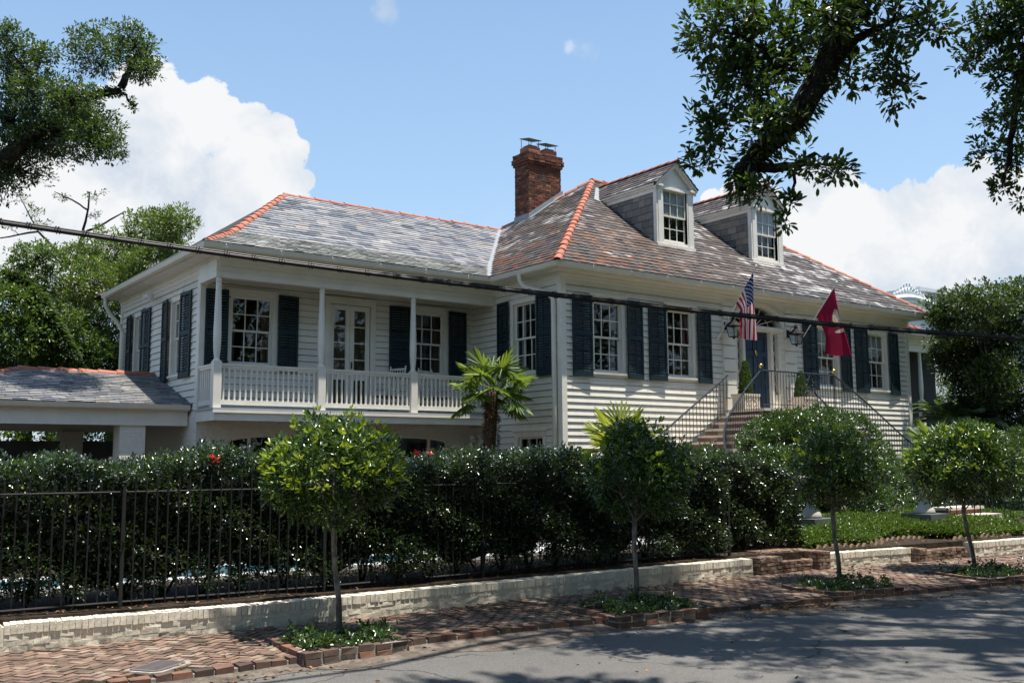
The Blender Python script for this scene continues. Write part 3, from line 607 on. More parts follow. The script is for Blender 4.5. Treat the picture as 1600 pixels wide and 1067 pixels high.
m = MB()
siding(m, FRONT, 0, 14.1, -1.25, 4.35, FW + [DOOR])
siding(m, SIDE, -3.7, 0, -1.25, 4.35, [SW, SB])
siding(m, RSIDE, 0, 3.7, -1.25, 4.35)
part(m, 'main_wall', 'white_siding')
m = MB()
siding(m, GALL, -7.1, 0, 1.13, 4.1, GW + [GD], .148)
siding(m, WEND, -10.0, -3.7, 1.0, 4.35, WE, .15)
part(m, 'wing_wall', 'white_siding')
m = MB()
m.wbox(14.1, 22, 3.75, 3.9, -1.4, 1.13)
m.wbox(-7.0, 14.1, 9.75, 9.85, -1.4, 4.35)
part(m, 'rear_wall', 'white_siding')
m = MB(); m.wbox(14.1, 22, 3.7, 3.74, 1.13, 4.1); part(m, 'porch_shade_sheet', 'interior_dark')  # dark sheet standing in for the shade under the right porch
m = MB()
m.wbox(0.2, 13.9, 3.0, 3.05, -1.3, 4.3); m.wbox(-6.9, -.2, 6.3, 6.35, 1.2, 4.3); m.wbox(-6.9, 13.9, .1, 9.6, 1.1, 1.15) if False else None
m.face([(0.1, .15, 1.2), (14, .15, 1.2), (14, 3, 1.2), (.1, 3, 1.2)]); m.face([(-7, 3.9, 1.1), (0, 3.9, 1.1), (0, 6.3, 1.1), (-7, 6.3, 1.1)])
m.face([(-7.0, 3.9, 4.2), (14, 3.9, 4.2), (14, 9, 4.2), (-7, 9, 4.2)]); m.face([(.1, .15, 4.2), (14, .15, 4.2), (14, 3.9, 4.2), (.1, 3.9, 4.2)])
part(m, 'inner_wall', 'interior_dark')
# corner boards and frieze boards
for bx in (((FRONT, -.036, .115, 0, .042, -1.25, 4.33), (SIDE, -.115, 0.0, 0, .040, -1.25, 4.33)), ((FRONT, 13.985, 14.136, 0, .042, -1.25, 4.33), (RSIDE, 0, .115, 0, .040, -1.25, 4.33)), ((WEND, -3.86, -3.69, 0, .05, .98, 4.1), (GALL, -7.15, -7.0, 0, .05, .98, 4.1)), ((WEND, -9.98, -9.84, 0, .042, 1.0, 4.33),)):
    m = MB()
    for b_ in bx: m.box(*b_)
    part(m, 'corner_board', 'white_trim')

# ---- eaves: gutter, soffit and bed mould swept round both bodies
EAVE = [(-7.1, 10.0, -1, 0), (-7.1, 2.62, -1, -1), (0, 2.62, -1, -1), (0, 0, -1, -1), (14.1, 0, 1, -1), (14.1, 2.62, 1, -1), (22, 2.62, 0, -1)]
m = MB(); m.sweep(EAVE, [(.425, 4.47), (.425, 4.36), (.45, 4.345), (.50, 4.34), (.545, 4.37), (.56, 4.44), (.565, 4.465), (.565, 4.476), (.55, 4.476), (.55, 4.46), (.52, 4.39), (.46, 4.37), (.44, 4.40)])
# strap hooks of the gutter
for i in range(12):
    xg = .5 + i * 1.2; m.tube([(xg, -.565, 4.468), (xg, -.60, 4.44), (xg + .02, -.58, 4.39), (xg + .03, -.5, 4.335)], .006, 4)
for i in range(6):
    xg = -7.2 + i * 1.2; m.tube([(xg, 2.05, 4.468), (xg, 2.02, 4.44), (xg + .02, 2.04, 4.39), (xg + .03, 2.12, 4.335)], .006, 4)
part(m, 'gutter', 'white_gutter')
m = MB(); m.sweep(EAVE, [(.43, 4.44), (.428, 4.33), (.40, 4.325), (.40, 4.345), (.09, 4.335), (.085, 4.29), (.055, 4.275), (.05, 4.215), (.034, 4.20), (.034, 4.12), (0, 4.11)])
part(m, 'soffit', 'white_trim')

# ---- windows
def window(fr, u0, u1, z0, z1, cols=3, rows=4, name='window', parent=None, curtain=None, casing=True, cw=.115):
    m = MB(); zm = (z0 + z1) / 2
    if casing:
        m.box(fr, u0 - cw, u0, 0, .036, z0, z1); m.box(fr, u1, u1 + cw, 0, .036, z0, z1)
        m.box(fr, u0 - cw, u1 + cw, 0, .039, z1, z1 + .13); m.box(fr, u0 - cw - .04, u1 + cw + .04, 0, .085, z1 + .13, z1 + .165)
        m.box(fr, u0 - cw - .03, u1 + cw + .03, -.12, .075, z0 - .055, z0)
    jd = -.14
    m.box(fr, u0 - .03, u0, jd, -.001, z0, z1); m.box(fr, u1, u1 + .03, jd, -.001, z0, z1); m.box(fr, u0, u1, jd, -.001, z1 - .002, z1 + .03); m.box(fr, u0, u1, jd, -.12, z0 - .03, z0 + .003)
    def sash(za, zb, o, r, bot):
        s = .042; m.box(fr, u0, u0 + s, o - .035, o, za, zb); m.box(fr, u1 - s, u1, o - .035, o, za, zb)
        m.box(fr, u0 + s, u1 - s, o - .034, o - .001, zb - .045, zb); m.box(fr, u0 + s, u1 - s, o - .034, o - .001, za, za + bot)
        for i in range(1, cols):
            u = u0 + s + (u1 - u0 - 2 * s) * i / cols; m.box(fr, u - .011, u + .011, o - .03, o - .004, za + bot, zb - .045)
        for i in range(1, r):
            z = za + bot + (zb - .045 - za - bot) * i / r; m.box(fr, u0 + s, u1 - s, o - .031, o - .006, z - .011, z + .011)
    sash(zm - .02, z1, -.05, rows // 2, .04); sash(z0, zm + .02, -.088, rows // 2, .075)
    w = m.build(name, 'white_trim', parent or house)
    p = MB(); p.face([fr.p(u0, -.067, zm), fr.p(u1, -.067, zm), fr.p(u1, -.067, z1), fr.p(u0, -.067, z1)]); p.face([fr.p(u0, -.105, z0), fr.p(u1, -.105, z0), fr.p(u1, -.105, zm), fr.p(u0, -.105, zm)])
    p.build('pane', 'window_glass', w if not parent else parent)
    if curtain: curtain(fr, u0, u1, z0, z1, w if not parent else parent)
    return w
def drape(m, fr, ua, ub, za, zb, o=-.22, n=30, amp=.018, swag=None):
    for i in range(n):
        a, b = ua + (ub - ua) * i / n, ua + (ub - ua) * (i + 1) / n
        oa, ob = o + amp * math.sin(i * 1.7), o + amp * math.sin((i + 1) * 1.7)
        ba = swag(i / n) if swag else za; bb = swag((i + 1) / n) if swag else za
        m.face([fr.p(a, oa, ba), fr.p(b, ob, bb), fr.p(b, ob, zb), fr.p(a, oa, zb)])
def cur_swag(fr, u0, u1, z0, z1, w):
    m = MB(); h = z1 - z0
    drape(m, fr, u0, u1, 0, z1, -.15, 36, .015, lambda t: z1 - h * (.30 + .12 * abs(math.sin(t * math.pi * 2))))
    m.build('curtain', 'curtain_white', w)
def cur_blind(fr, u0, u1, z0, z1, w):
    m = MB(); drape(m, fr, u0, u1, (z0 + z1) / 2, z1, -.095, 18, .006); m.build('blind', 'curtain_white', w)
def cur_side(fr, u0, u1, z0, z1, w):
    d = (u1 - u0) * .17
    for a, b in ((u0, u0 + d), (u1 - d, u1)): m = MB(); drape(m, fr, a, b, z0, z1, -.25, 8); m.build('curtain', 'curtain_tan', w)
def cur_side_w(fr, u0, u1, z0, z1, w):
    d = (u1 - u0) * .2
    for a, b in ((u0, u0 + d), (u1 - d, u1)): m = MB(); drape(m, fr, a, b, z0, z1, -.25, 8); m.build('curtain', 'curtain_white', w)
for q, c in zip(FW, (cur_side, cur_side, cur_swag, cur_swag)): window(FRONT, *q, curtain=c)
window(SIDE, *SW, curtain=cur_side_w)
for q in WE: window(WEND, *q, cols=3, curtain=cur_side_w)
for q in GW: window(GALL, *q, curtain=cur_side)
# low basement window
window(SIDE, *SB, cols=3, rows=4, name='basement_window', curtain=cur_side_w)

# ---- shutters: three rails, two banks of louvres
def shutter_mesh(w, h, sgn):
    F_ = Fr((0, 0, 0), (sgn, 0, 0), (0, -1, 0)); m = MB(); t = .018
    m.box(F_, 0, .055, -t, t, 0, h); m.box(F_, w - .055, w, -t, t, 0, h)
    zm = h * .52
    for a, b in ((0, .12), (zm - .045, zm + .045), (h - .07, h)): m.box(F_, .055, w - .055, -t + .001, t - .001, a, b)
    for za, zb in ((.12, zm - .045), (zm + .045, h - .07)):
        n = int((zb - za) / .058)
        for i in range(n):
            z = za + (zb - za) * (i + .5) / n; dz, do = .024, .014
            P = F_.p
            m.hexa([P(.055, do, z - dz - .003), P(w - .055, do, z - dz - .003), P(w - .055, -do, z + dz - .003), P(.055, -do, z + dz - .003),
                    P(.055, do, z - dz + .003), P(w - .055, do, z - dz + .003), P(w - .055, -do, z + dz + .003), P(.055, -do, z + dz + .003)])
        m.box(F_, w / 2 - .008, w / 2 + .008, .012, .022, za, zb)
    # strap hinges at the window side
    for z in (.16, h - .16): m.box(F_, -.03, .05, t, t + .006, z - .014, z + .014)
    return m
SH = {}
def shutter(fr, u, z0, w, h, sgn, off_h=.105, off_o=.05):
    """u: hinge position; the leaf lies open away from the window (sgn = direction along u)"""
    key = (round(w, 2), round(h, 2), sgn)
    ang = math.asin(min(.9, (off_h - off_o) / w)); 
    cu, co = fr.U, fr.N
    X = (cu * math.cos(ang)) - co * (math.sin(ang) * sgn); X.normalize(); Z = Vector((0, 0, 1)); Y = Z.cross(X)
    o = Vector(fr.p(u, off_h, z0))
    Mx = Matrix(((X.x, Y.x, 0, o.x), (X.y, Y.y, 0, o.y), (0, 0, 1, o.z), (0, 0, 0, 1)))
    if key not in SH:
        s = shutter_mesh(w, h, sgn).build('shutter', 'shutter_blue'); s.parent = house; s.matrix_parent_inverse = Matrix.Translation(-house.location); s.matrix_basis = Mx; SH[key] = s
    else: place(SH[key], house, Mx)
def pair(fr, q, w=.56, cw=.115, zo=.12, h=None, r=None):
    h = h or (q[3] - q[2] + .22); z0 = q[2] - zo
    shutter(fr, q[0] - cw, z0, w, h, -1); shutter(fr, q[1] + cw, z0, r or w, h, 1)
for q in FW: pair(FRONT, q)
pair(SIDE, SW, .52)
for q in WE: pair(WEND, q, .56)
pair(GALL, GW[0], .5); pair(GALL, GW[1], .56, h=1.77)

# ---- doorway: rusticated pilasters, arch, fanlight, sidelights, door
m = MB()
for ua, ub in ((5.46, 5.90), (8.02, 8.46)):
    z = .55
    while z < 4.0:
        m.box(FRONT, ua, ub, 0, .075, z + .018, z + .329); m.box(FRONT, ua + .02, ub - .02, 0, .028, z - .018, z + .018) ; z += .347
    m.box(FRONT, ua + .004, ub - .004, 0, .072, z + .018, 4.12)
    m.box(FRONT, ua - .03, ub + .03, 0, .09, .38, .538)
N_ = 28; cx, cz, ra, rb = 6.90, 3.60, .95, .53
arc = lambda r, i, k=0: (cx - (ra + r) * math.cos(math.pi * i / N_), cz + (rb + r) * math.sin(math.pi * i / N_))
# flat ground of the arch, pierced by it
for i in range(N_):
    (ua, za), (ub, zb) = arc(0, i), arc(0, i + 1)
    m.face([FRONT.p(ua, .02, za), FRONT.p(ub, .02, zb), FRONT.p(ub, .02, 4.2), FRONT.p(ua, .02, 4.2)])
    m.face([FRONT.p(ua, .02, za), FRONT.p(ub, .02, zb), FRONT.p(ub, -.2, zb), FRONT.p(ua, -.2, za)])
    for r0, r1, o in ((0, .05, .05), (.05, .11, .075), (.11, .14, .055)):
        (a0, b0), (a1, b1), (c0, d0), (c1, d1) = arc(r0, i), arc(r0, i + 1), arc(r1, i), arc(r1, i + 1)
        m.hexa([FRONT.p(a0, .02, b0), FRONT.p(a1, .02, b1), FRONT.p(c1, .02, d1), FRONT.p(c0, .02, d0), FRONT.p(a0, o, b0), FRONT.p(a1, o, b1), FRONT.p(c1, o, d1), FRONT.p(c0, o, d0)])
m.box(FRONT, 5.90, 5.953, 0, .021, 1.27, 4.2); m.box(FRONT, 7.847, 8.02, 0, .021, 1.27, 4.2)
# transom entablature and slim half columns
m.box(FRONT, 5.90, 7.90, -.2, .06, 3.46, 3.52); m.box(FRONT, 5.88, 7.92, -.2, .10, 3.52, 3.56); m.box(FRONT, 5.90, 7.90, -.2, .05, 3.56, 3.60)
for u in (5.955, 6.27, 7.43, 7.76):
    for du in (0, .045): m.box(FRONT, u + du, u + du + .032, -.16, .03, 1.40, 3.46)
    m.box(FRONT, u - .01, u + .087, -.17, .02, 1.27, 3.46)
m.box(FRONT, 5.95, 7.85, -.25, .12, 1.21, 1.27)
for ua, ub in ((6.04, 6.26), (7.53, 7.75)): m.box(FRONT, ua, ub, -.17, -.02, 1.28, 1.75)
dw = part(m, 'doorway_surround', 'white_trim')
# fanlight bars
m = MB()
for i in (4, 8, 11.3, 14, 16.7, 20, 24):
    a = math.pi * i / N_; p0 = Vector(FRONT.p(cx - .16 * math.cos(a), -.1, cz + .1 * math.sin(a))); p1 = Vector(FRONT.p(cx - ra * math.cos(a), -.1, cz + rb * math.sin(a)))
    m.tube([p0, p1], .012, 4)
for k_ in (.17, .62): m.tube([FRONT.p(cx - ra * k_ * math.cos(math.pi * i / N_), -.1, cz + rb * k_ * math.sin(math.pi * i / N_)) for i in range(N_ + 1)], .011, 4)
p = MB(); p.face([FRONT.p(*((cx - ra * math.cos(math.pi * i / N_)), -.115, cz + rb * math.sin(math.pi * i / N_))) for i in range(N_ + 1)])
fl = part(m, 'fanlight', 'white_trim'); p.build('pane', 'window_glass', fl)
for ua, ub in ((6.04, 6.26), (7.53, 7.75)):
    m = MB(); um = (ua + ub) / 2
    for k_ in range(6):
        z = 1.78 + .14 + k_ * .28
        m.tube([FRONT.p(um + .1 * math.cos(t * math.pi / 8), -.08, z + .14 * math.sin(t * math.pi / 8)) for t in range(17)], .010, 4, False)
    m.box(FRONT, ua, ub, -.1, -.07, 3.42, 3.46)
    s = part(m, 'sidelight', 'white_trim'); p = MB(); p.face([FRONT.p(ua, -.1, 1.75), FRONT.p(ub, -.1, 1.75), FRONT.p(ub, -.1, 3.46), FRONT.p(ua, -.1, 3.46)]); p.build('pane', 'window_glass', s)
m = MB(); a, b = 6.357, 7.43
m.box(FRONT, a, b, -.16, -.125, 1.27, 3.46)
for ua, ub in ((a, a + .13), (a + .472, a + .60), (b - .13, b)): m.box(FRONT, ua, ub, -.125, -.10, 1.27, 3.46)
for za, zb in ((1.27, 1.5), (2.02, 2.20), (2.78, 2.92), (3.32, 3.46)):
    for ua, ub in ((a + .13, a + .472), (a + .60, b - .13)): m.box(FRONT, ua, ub, -.125, -.101, za, zb)
for za, zb in ((1.53, 1.99), (2.23, 2.75), (2.95, 3.29)):
    for ua, ub in ((a + .17, a + .43), (a + .64, b - .17)): m.box(FRONT, ua, ub, -.125, -.112, za + .03, zb - .03)
fd = part(m, 'front_door', 'door_blue')
m = MB(); m.box(FRONT, 6.87, 6.91, -.10, -.075, 2.82, 2.95); m.tube([FRONT.p(6.89, -.08, 2.93), FRONT.p(6.86, -.05, 2.84), FRONT.p(6.89, -.045, 2.78), FRONT.p(6.92, -.05, 2.84), FRONT.p(6.89, -.08, 2.93)], .012, 5); m.build('door_knocker', 'brass', fd)
m = MB(); m.lathe(FRONT.p(6.47, -.07, 2.28), [(.03, -.03), (.036, 0), (.03, .03)], 8); m.build('door_knob', 'brass', fd)
m = MB(); m.box(FRONT, 7.60, 7.64, .03, .05, 2.38, 2.46); part(m, 'doorbell', 'white_metal')

# ---- gallery: floor, beam, columns, rails, french doors
m = MB(); m.wbox(-7.2, 0, 2.52, 3.72, 1.09, 1.13); part(m, 'gallery_floor', 'porch_floor')
m = MB(); m.wbox(-7.17, 0, 2.55, 2.60, .87, 1.088); m.wbox(-7.17, -7.12, 2.60, 3.70, .87, 1.088); m.wbox(-7.21, 0, 2.515, 2.55, 1.03, 1.086)
for i in range(18): m.wbox(-6.95 + i * .4, -6.90 + i * .4, 2.6, 3.69, .90, 1.085)
part(m, 'gallery_fascia', 'white_trim')
m = MB(); m.wbox(-7.18, 0, 2.62, 2.80, 3.87, 4.25); m.wbox(-7.18, -7.02, 2.80, 3.66, 3.87, 4.25); m.wbox(-7.19, 0, 2.60, 2.82, 4.0, 4.03)
part(m, 'gallery_beam', 'white_trim')
m = MB(); m.face([(-7.1, 2.8, 4.08), (0, 2.8, 4.08), (0, 3.7, 4.08), (-7.1, 3.7, 4.08)]); part(m, 'gallery_ceiling', 'porch_ceiling')
CX = [-7.10, -4.735, -2.36]
m = MB(); m.wbox(-.086, .086, -.086, .086, 0, .965); m.lathe((0, 0, .965), [(.085, 0), (.085, .02), (.06, .045), (.054, .07)], 16)
m.lathe((0, 0, 1.035), [(.054, 0), (.068, .12), (.080, .32), (.083, .5), (.074, .9), (.063, 1.3), (.057, 1.56), (.057, 1.60), (.071, 1.615), (.057, 1.635), (.057, 1.69), (.085, 1.71), (.085, 1.735)], 18)
col0 = part(m, 'gallery_column', 'white_trim')
for i, x in enumerate(CX):
    o = col0 if i == 0 else place(col0, house); o.matrix_basis = Matrix.Translation((x, 2.68, 1.13))
bal0 = None
def balu(rail, x, y, z, h):
    global bal0
    if bal0 is None:
        m = MB(); m.wbox(-.017, .017, -.017, .017, 0, 1); bal0 = m.build('baluster', 'white_trim', rail); o = bal0
    else: o = place(bal0, rail)
    o.parent = rail; o.matrix_parent_inverse = Matrix(); o.matrix_basis = Matrix.Translation((x, y, z)) @ Matrix.Scale(h, 4, (0, 0, 1))
for xa, xb in ((-7.0, -4.835), (-4.635, -2.46), (-2.26, 0.0)):
    m = MB(); m.wbox(xa, xb, 2.63, 2.73, 2.02, 2.06); m.wbox(xa, xb, 2.65, 2.71, 1.965, 2.02)
    r = part(m, 'gallery_rail', 'white_trim'); m = MB(); m.wbox(xa, xb, 2.645, 2.715, 1.20, 1.30); m.build('bottom_rail', 'white_trim', r); n = round((xb - xa) / .122)
    for i in range(n): balu(r, xa + (xb - xa) * (i + .5) / n, 2.68, 1.30, .665)
m = MB(); m.wbox(-7.15, -7.05, 2.78, 3.64, 2.02, 2.06); m.wbox(-7.13, -7.07, 2.78, 3.64, 1.965, 2.02)
r = part(m, 'gallery_rail', 'white_trim'); m = MB(); m.wbox(-7.135, -7.065, 2.78, 3.64, 1.20, 1.30); m.build('bottom_rail', 'white_trim', r)
for i in range(7): balu(r, -7.1, 2.84 + i * .122, 1.30, .665)
m = MB(); a, b = GD[0], GD[1]; G = GALL
m.box(G, a - .13, a, 0, .038, 1.13, 3.73); m.box(G, b, b + .13, 0, .038, 1.13, 3.73); m.box(G, a - .13, b + .13, 0, .04, 3.73, 3.86); m.box(G, a - .16, b + .16, 0, .08, 3.86, 3.895)
part(m, 'door_casing', 'white_trim')
mid = (a + b) / 2
for ua, ub in ((a + .01, mid - .004), (mid + .004, b - .01)):
    m = MB(); s = .11
    m.box(G, ua, ua + s, -.05, -.01, 1.17, 3.72); m.box(G, ub - s, ub, -.05, -.01, 1.17, 3.72)
    for za, zb in ((3.60, 3.72), (1.17, 1.34), (1.93, 2.06)): m.box(G, ua + s, ub - s, -.049, -.011, za, zb)
    for z in (2.42, 2.82, 3.21): m.box(G, ua + s, ub - s, -.045, -.015, z - .011, z + .011)
    d = part(m, 'french_door', 'white_trim')
    p = MB(); p.face([G.p(ua, -.03, 1.2), G.p(ub, -.03, 1.2), G.p(ub, -.03, 3.7), G.p(ua, -.03, 3.7)]); p.build('pane', 'window_glass', d)
    c = MB(); drape(c, G, ua, ub, 1.2, 3.7, -.2, 14, .015); c.build('curtain', 'curtain_tan', d)
    if ua > mid: h = MB(); h.box(G, ua + .03, ua + .05, -.01, .03, 2.2, 2.36); h.build('handle', 'dark_metal', d)

# ---- raised basement under the wing, with two glazed arches
m = MB()
ARCH = [(-6.42, -4.02), (-3.10, -0.69)]
def arch_top(u):
    for a, b in ARCH:
        if a < u < b:
            t = (u - (a + b) / 2) / ((b - a) / 2); return .46 + .16 * math.sqrt(max(0, 1 - t * t)) if True else 0
    return None
us = [-7.1] + [a + (b - a) * i / 24 for a, b in ARCH for i in range(25)] + [0]
for ua, ub in zip(us, us[1:]):
    um = (ua + ub) / 2
    if arch_top(um) is None: m.face([G.p(ua, 0, -1.4), G.p(ub, 0, -1.4), G.p(ub, 0, 1.12), G.p(ua, 0, 1.12)])
    else:
        ta, tb = arch_top(ua + 1e-5) or .46, arch_top(ub - 1e-5) or .46
        m.face([G.p(ua, 0, ta), G.p(ub, 0, tb), G.p(ub, 0, 1.12), G.p(ua, 0, 1.12)]); m.face([G.p(ua, 0, ta), G.p(ub, 0, tb), G.p(ub, -.2, tb), G.p(ua, -.2, ta)])
for a, b in ARCH:
    for u in (a, b): m.face([G.p(u, 0, -1.4), G.p(u, -.2, -1.4), G.p(u, -.2, .46), G.p(u, 0, .46)])
m.box(WEND, -4.55, -3.72, -.4, .035, -1.4, 1.0); m.face([(-7.1, 4.5, -1.4), (-7.1, 9.8, -1.4), (-7.1, 9.8, 1.0), (-7.1, 4.5, 1.0)])
part(m, 'basement_wall', 'painted_masonry')
for a, b in ARCH:
    m = MB(); w3 = (a + .50, b - .55) if a < -5 else (a + .6, b - .55)
    n = 24
    for i in range(n):
        ua, ub = a + (b - a) * i / n, a + (b - a) * (i + 1) / n; ta, tb = (arch_top(ua + 1e-5) or .46), (arch_top(ub - 1e-5) or .46)
        m.hexa([G.p(ua, -.11, ta - .05), G.p(ub, -.11, tb - .05), G.p(ub, -.11, tb), G.p(ua, -.11, ta), G.p(ua, -.06, ta - .05), G.p(ub, -.06, tb - .05), G.p(ub, -.06, tb), G.p(ua, -.06, ta)])
    for u in (a + .03, w3[0], w3[1], b - .03): m.box(G, u - .035, u + .035, -.11, -.062, -1.4, min(arch_top(u) - .04, 1))
    f = part(m, 'arched_window', 'white_trim')
    p = MB(); p.face([G.p(a + (b - a) * i / n, -.085, arch_top(min(max(a + (b - a) * i / n, a + 1e-5), b - 1e-5))) for i in range(n + 1)] + [G.p(b, -.085, -1.4), G.p(a, -.085, -1.4)]); p.build('pane', 'window_glass', f)
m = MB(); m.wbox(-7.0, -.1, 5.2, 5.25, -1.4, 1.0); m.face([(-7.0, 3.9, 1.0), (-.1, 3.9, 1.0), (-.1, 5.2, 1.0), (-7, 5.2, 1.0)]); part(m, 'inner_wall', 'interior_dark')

# ---- roofs
def clip_poly(poly, x0, x1, y0, y1):
    for ax, lim, keep in ((0, x0, 1), (0, x1, -1), (1, y0, 1), (1, y1, -1)):
        out = []
        for i in range(len(poly)):
            p, q = poly[i], poly[(i + 1) % len(poly)]; dp, dq = (p[ax] - lim) * keep, (q[ax] - lim) * keep
            if dp >= 0: out.append(p)
            if (dp >= 0) != (dq >= 0):
                t = dp / (dp - dq); out.append((p[0] + (q[0] - p[0]) * t, p[1] + (q[1] - p[1]) * t))
        poly = out
        if len(poly) < 3: return []
    return poly
def slates(m, P0, e, s, poly, expo=.2, wd=.27, lift=.024):
    P0, e, s = Vector(P0), Vector(e).normalized(), Vector(s).normalized(); n = e.cross(s)
    a0, a1 = min(p[0] for p in poly), max(p[0] for p in poly); b0, b1 = min(p[1] for p in poly), max(p[1] for p in poly)
    r = 0; b = b0
    while b < b1:
        a = a0 - rng.uniform(0, .1) - (wd / 2 if r % 2 else 0)
        while a < a1:
            w = wd * rng.uniform(.86, 1.14); bb = b + rng.uniform(-.008, .008); g = .004
            q = clip_poly(poly, a + g, a + w - g, bb, b + expo + .006)
            if q:
                lb = lift * rng.uniform(.8, 1.25); tilt = rng.uniform(-.004, .004)
                top = [P0 + e * x + s * y + n * (.005 + (lb - .005) * (1 - (y - bb) / expo) + tilt * (x - a) / w) for x, y in q]
                i = len(m.v); m.v.extend(tuple(t) for t in top); m.f.append(tuple(range(i, i + len(q)))); m.mi.append(0)
                for j in range(len(q)):
                    x, y = q[j]; x2, y2 = q[(j + 1) % len(q)]
                    if abs(y - bb) < 1e-6 and abs(y2 - bb) < 1e-6:
                        k_ = len(m.v); m.v.extend([tuple(P0 + e * x + s * y - n * .002), tuple(P0 + e * x2 + s * y2 - n * .002)])
                        m.f.append((i + j, k_, k_ + 1, i + (j + 1) % len(q))); m.mi.append(0)
            a += w
        b += expo; r += 1
def roof_face(name, mat, corners, eave_dir, expo=.2, wd=.27, felt=True, parent=None, lift=.024):
    """corners: first corner on the eave line; eave_dir unit along the eave"""
    P0 = Vector(corners[0]); e = Vector(eave_dir).normalized()
    nn = None
    for c in corners[1:]:
        d = Vector(c) - P0; t = d - e * d.dot(e)
        if t.length > .3: s = t.normalized(); break
    if e.cross(s).z < 0: e = -e
    poly = [((Vector(c) - P0).dot(e), (Vector(c) - P0).dot(s)) for c in corners]
    m = MB(); slates(m, P0, e, s, poly, expo, wd, lift); o = part(m, name, mat, parent)
    n = e.cross(s); f = MB(); f.face([tuple(Vector(c) - n * .012) for c in corners]); f.build('roof_felt', 'roof_felt', o if not parent else parent)
    return o
EZ = 4.475
A, B, PK1, PK2 = (-.57, -.57, EZ), (14.67, -.57, EZ), (5.2, 4.75, 8.50), (8.95, 4.75, 8.50)
roof_face('front_roof', 'old_slate', [A, B, PK2, PK1], (1, 0, 0), .19, .26)
roof_face('left_roof', 'old_slate', [A, PK1, (-.57, 10.07, EZ)], (0, 1, 0), .19, .26)
roof_face('right_roof', 'old_slate', [B, PK2, (14.67, 10.07, EZ)], (0, 1, 0), .3, .4)
m = MB(); m.face([(-.57, 10.07, EZ), (14.67, 10.07, EZ), PK2, PK1]); part(m, 'rear_roof', 'roof_felt')
WA, WBk, WR1, WR2 = (-7.67, 2.05, EZ), (-6.74, 3.0, 4.95), (-3.95, 6.7, 7.05), (3.3, 6.7, 7.05)
roof_face('wing_roof', 'wing_slate', [(-6.74, 3.0, 4.95), (.6, 3.0, 4.95), (3.3, 6.7, 7.05), (-3.95, 6.7, 7.05)], (1, 0, 0), .19, .36)
roof_face('gallery_roof', 'porch_slate', [WA, (0.1, 2.05, EZ), (0.6, 3.0, 4.95), WBk], (1, 0, 0), .13, .24)
m = MB(); m.face([WA, WBk, WR1, (-7.67, 11.0, EZ)]); m.face([(-7.67, 11, EZ), (2, 11, EZ), WR2, WR1]); part(m, 'rear_roof', 'roof_felt')
# valley flashings where the wing meets the main roof
def strip(m, p, q, w, n, t=.008, lift=.03):
    p, q, n = Vector(p), Vector(q), Vector(n).normalized(); d = (q - p).normalized(); s = d.cross(n).normalized() * (w / 2); u = n * t; L_ = n * lift
    m.hexa([tuple(p - s + L_), tuple(p + s + L_), tuple(q + s + L_), tuple(q - s + L_), tuple(p - s + u + L_), tuple(p + s + u + L_), tuple(q + s + u + L_), tuple(q - s + u + L_)])
sl = (8.50 - EZ) / (5.2 + .57); zl = lambda x: EZ + sl * (x + .57)     # left main roof
vx = lambda z: (z - EZ) / sl - .57
m = MB()
v0 = Vector((vx(7.05), 6.7, 7.05)); v1 = Vector((vx(4.95), 3.0, 4.95)); v2 = Vector((vx(EZ) + .02, 2.05, EZ))
nv = Vector((-.4, -.4, 1))
strip(m, v1, v0, .19, nv); strip(m, v2, v1 + Vector((0, 0, .004)), .2, nv)
part(m, 'valley_flashing', 'flashing')
# clay ridge and hip tiles
def ridge_tiles(m, p, q, L=.36, r0=.12, r1=.10, drop=.03):
    p, q = Vector(p), Vector(q); d = (q - p); n = max(1, round(d.length / L)); T = d.normalized(); S = T.cross(Vector((0, 0, 1))).normalized(); Un = S.cross(T)
    for i in range(n):
        a = p + d * (i / n) - T * .03; b = p + d * ((i + 1) / n) + T * .02
        ra_, rb_ = r0 * rng.uniform(.97, 1.03), r1; i0 = len(m.v); K = 9
        sh = S * rng.uniform(-.006, .006) + Un * rng.uniform(-.004, .006)
        for c, r_, lift in ((a, ra_, .004), (a + T * .012, ra_ * 1.0, .004), (b, rb_, -.012)):
            for k_ in range(K):
                th = math.pi * (k_ / (K - 1)) ; m.v.append(tuple(c + sh + S * (r_ * 1.05 * math.cos(th)) + Un * (r_ * .85 * math.sin(th) - drop + lift)))
        for j in range(2):
            for k_ in range(K - 1):
                x = i0 + j * K + k_; m.f.append((x, x + 1, x + 1 + K, x + K)); m.mi.append(0)
        # rounded butt of each tile
        i1 = len(m.v)
        for k_ in range(K):
            th = math.pi * (k_ / (K - 1)); m.v.append(tuple(a + sh + S * (ra_ * .8 * math.cos(th)) + Un * (ra_ * .62 * math.sin(th) - drop + .004)))
        for k_ in range(K - 1): m.f.append((i0 + k_, i1 + k_, i1 + k_ + 1, i0 + k_ + 1)); m.mi.append(0)
m = MB()
ridge_tiles(m, A, PK1, .40, .102, .088); ridge_tiles(m, (-.57, 10.07, EZ), PK1, .45); ridge_tiles(m, PK1, PK2, .45)
ridge_tiles(m, B, PK2, .42, .105, .092); part(m, 'ridge_tiles', 'terracotta')
m = MB()
ridge_tiles(m, Vector(WA) + Vector((.1, .1, .03)), WBk, .16, .105, .095); ridge_tiles(m, WBk, WR1, .38, .105, .092); ridge_tiles(m, WR1, v0, .43, .095, .085); part(m, 'ridge_tiles', 'terracotta')
m = MB(); ridge_tiles(m, (-7.5, 10.5, EZ + .05), (-6.2, 9.4, 5.3), .4, .11); part(m, 'ridge_tiles', 'terracotta')
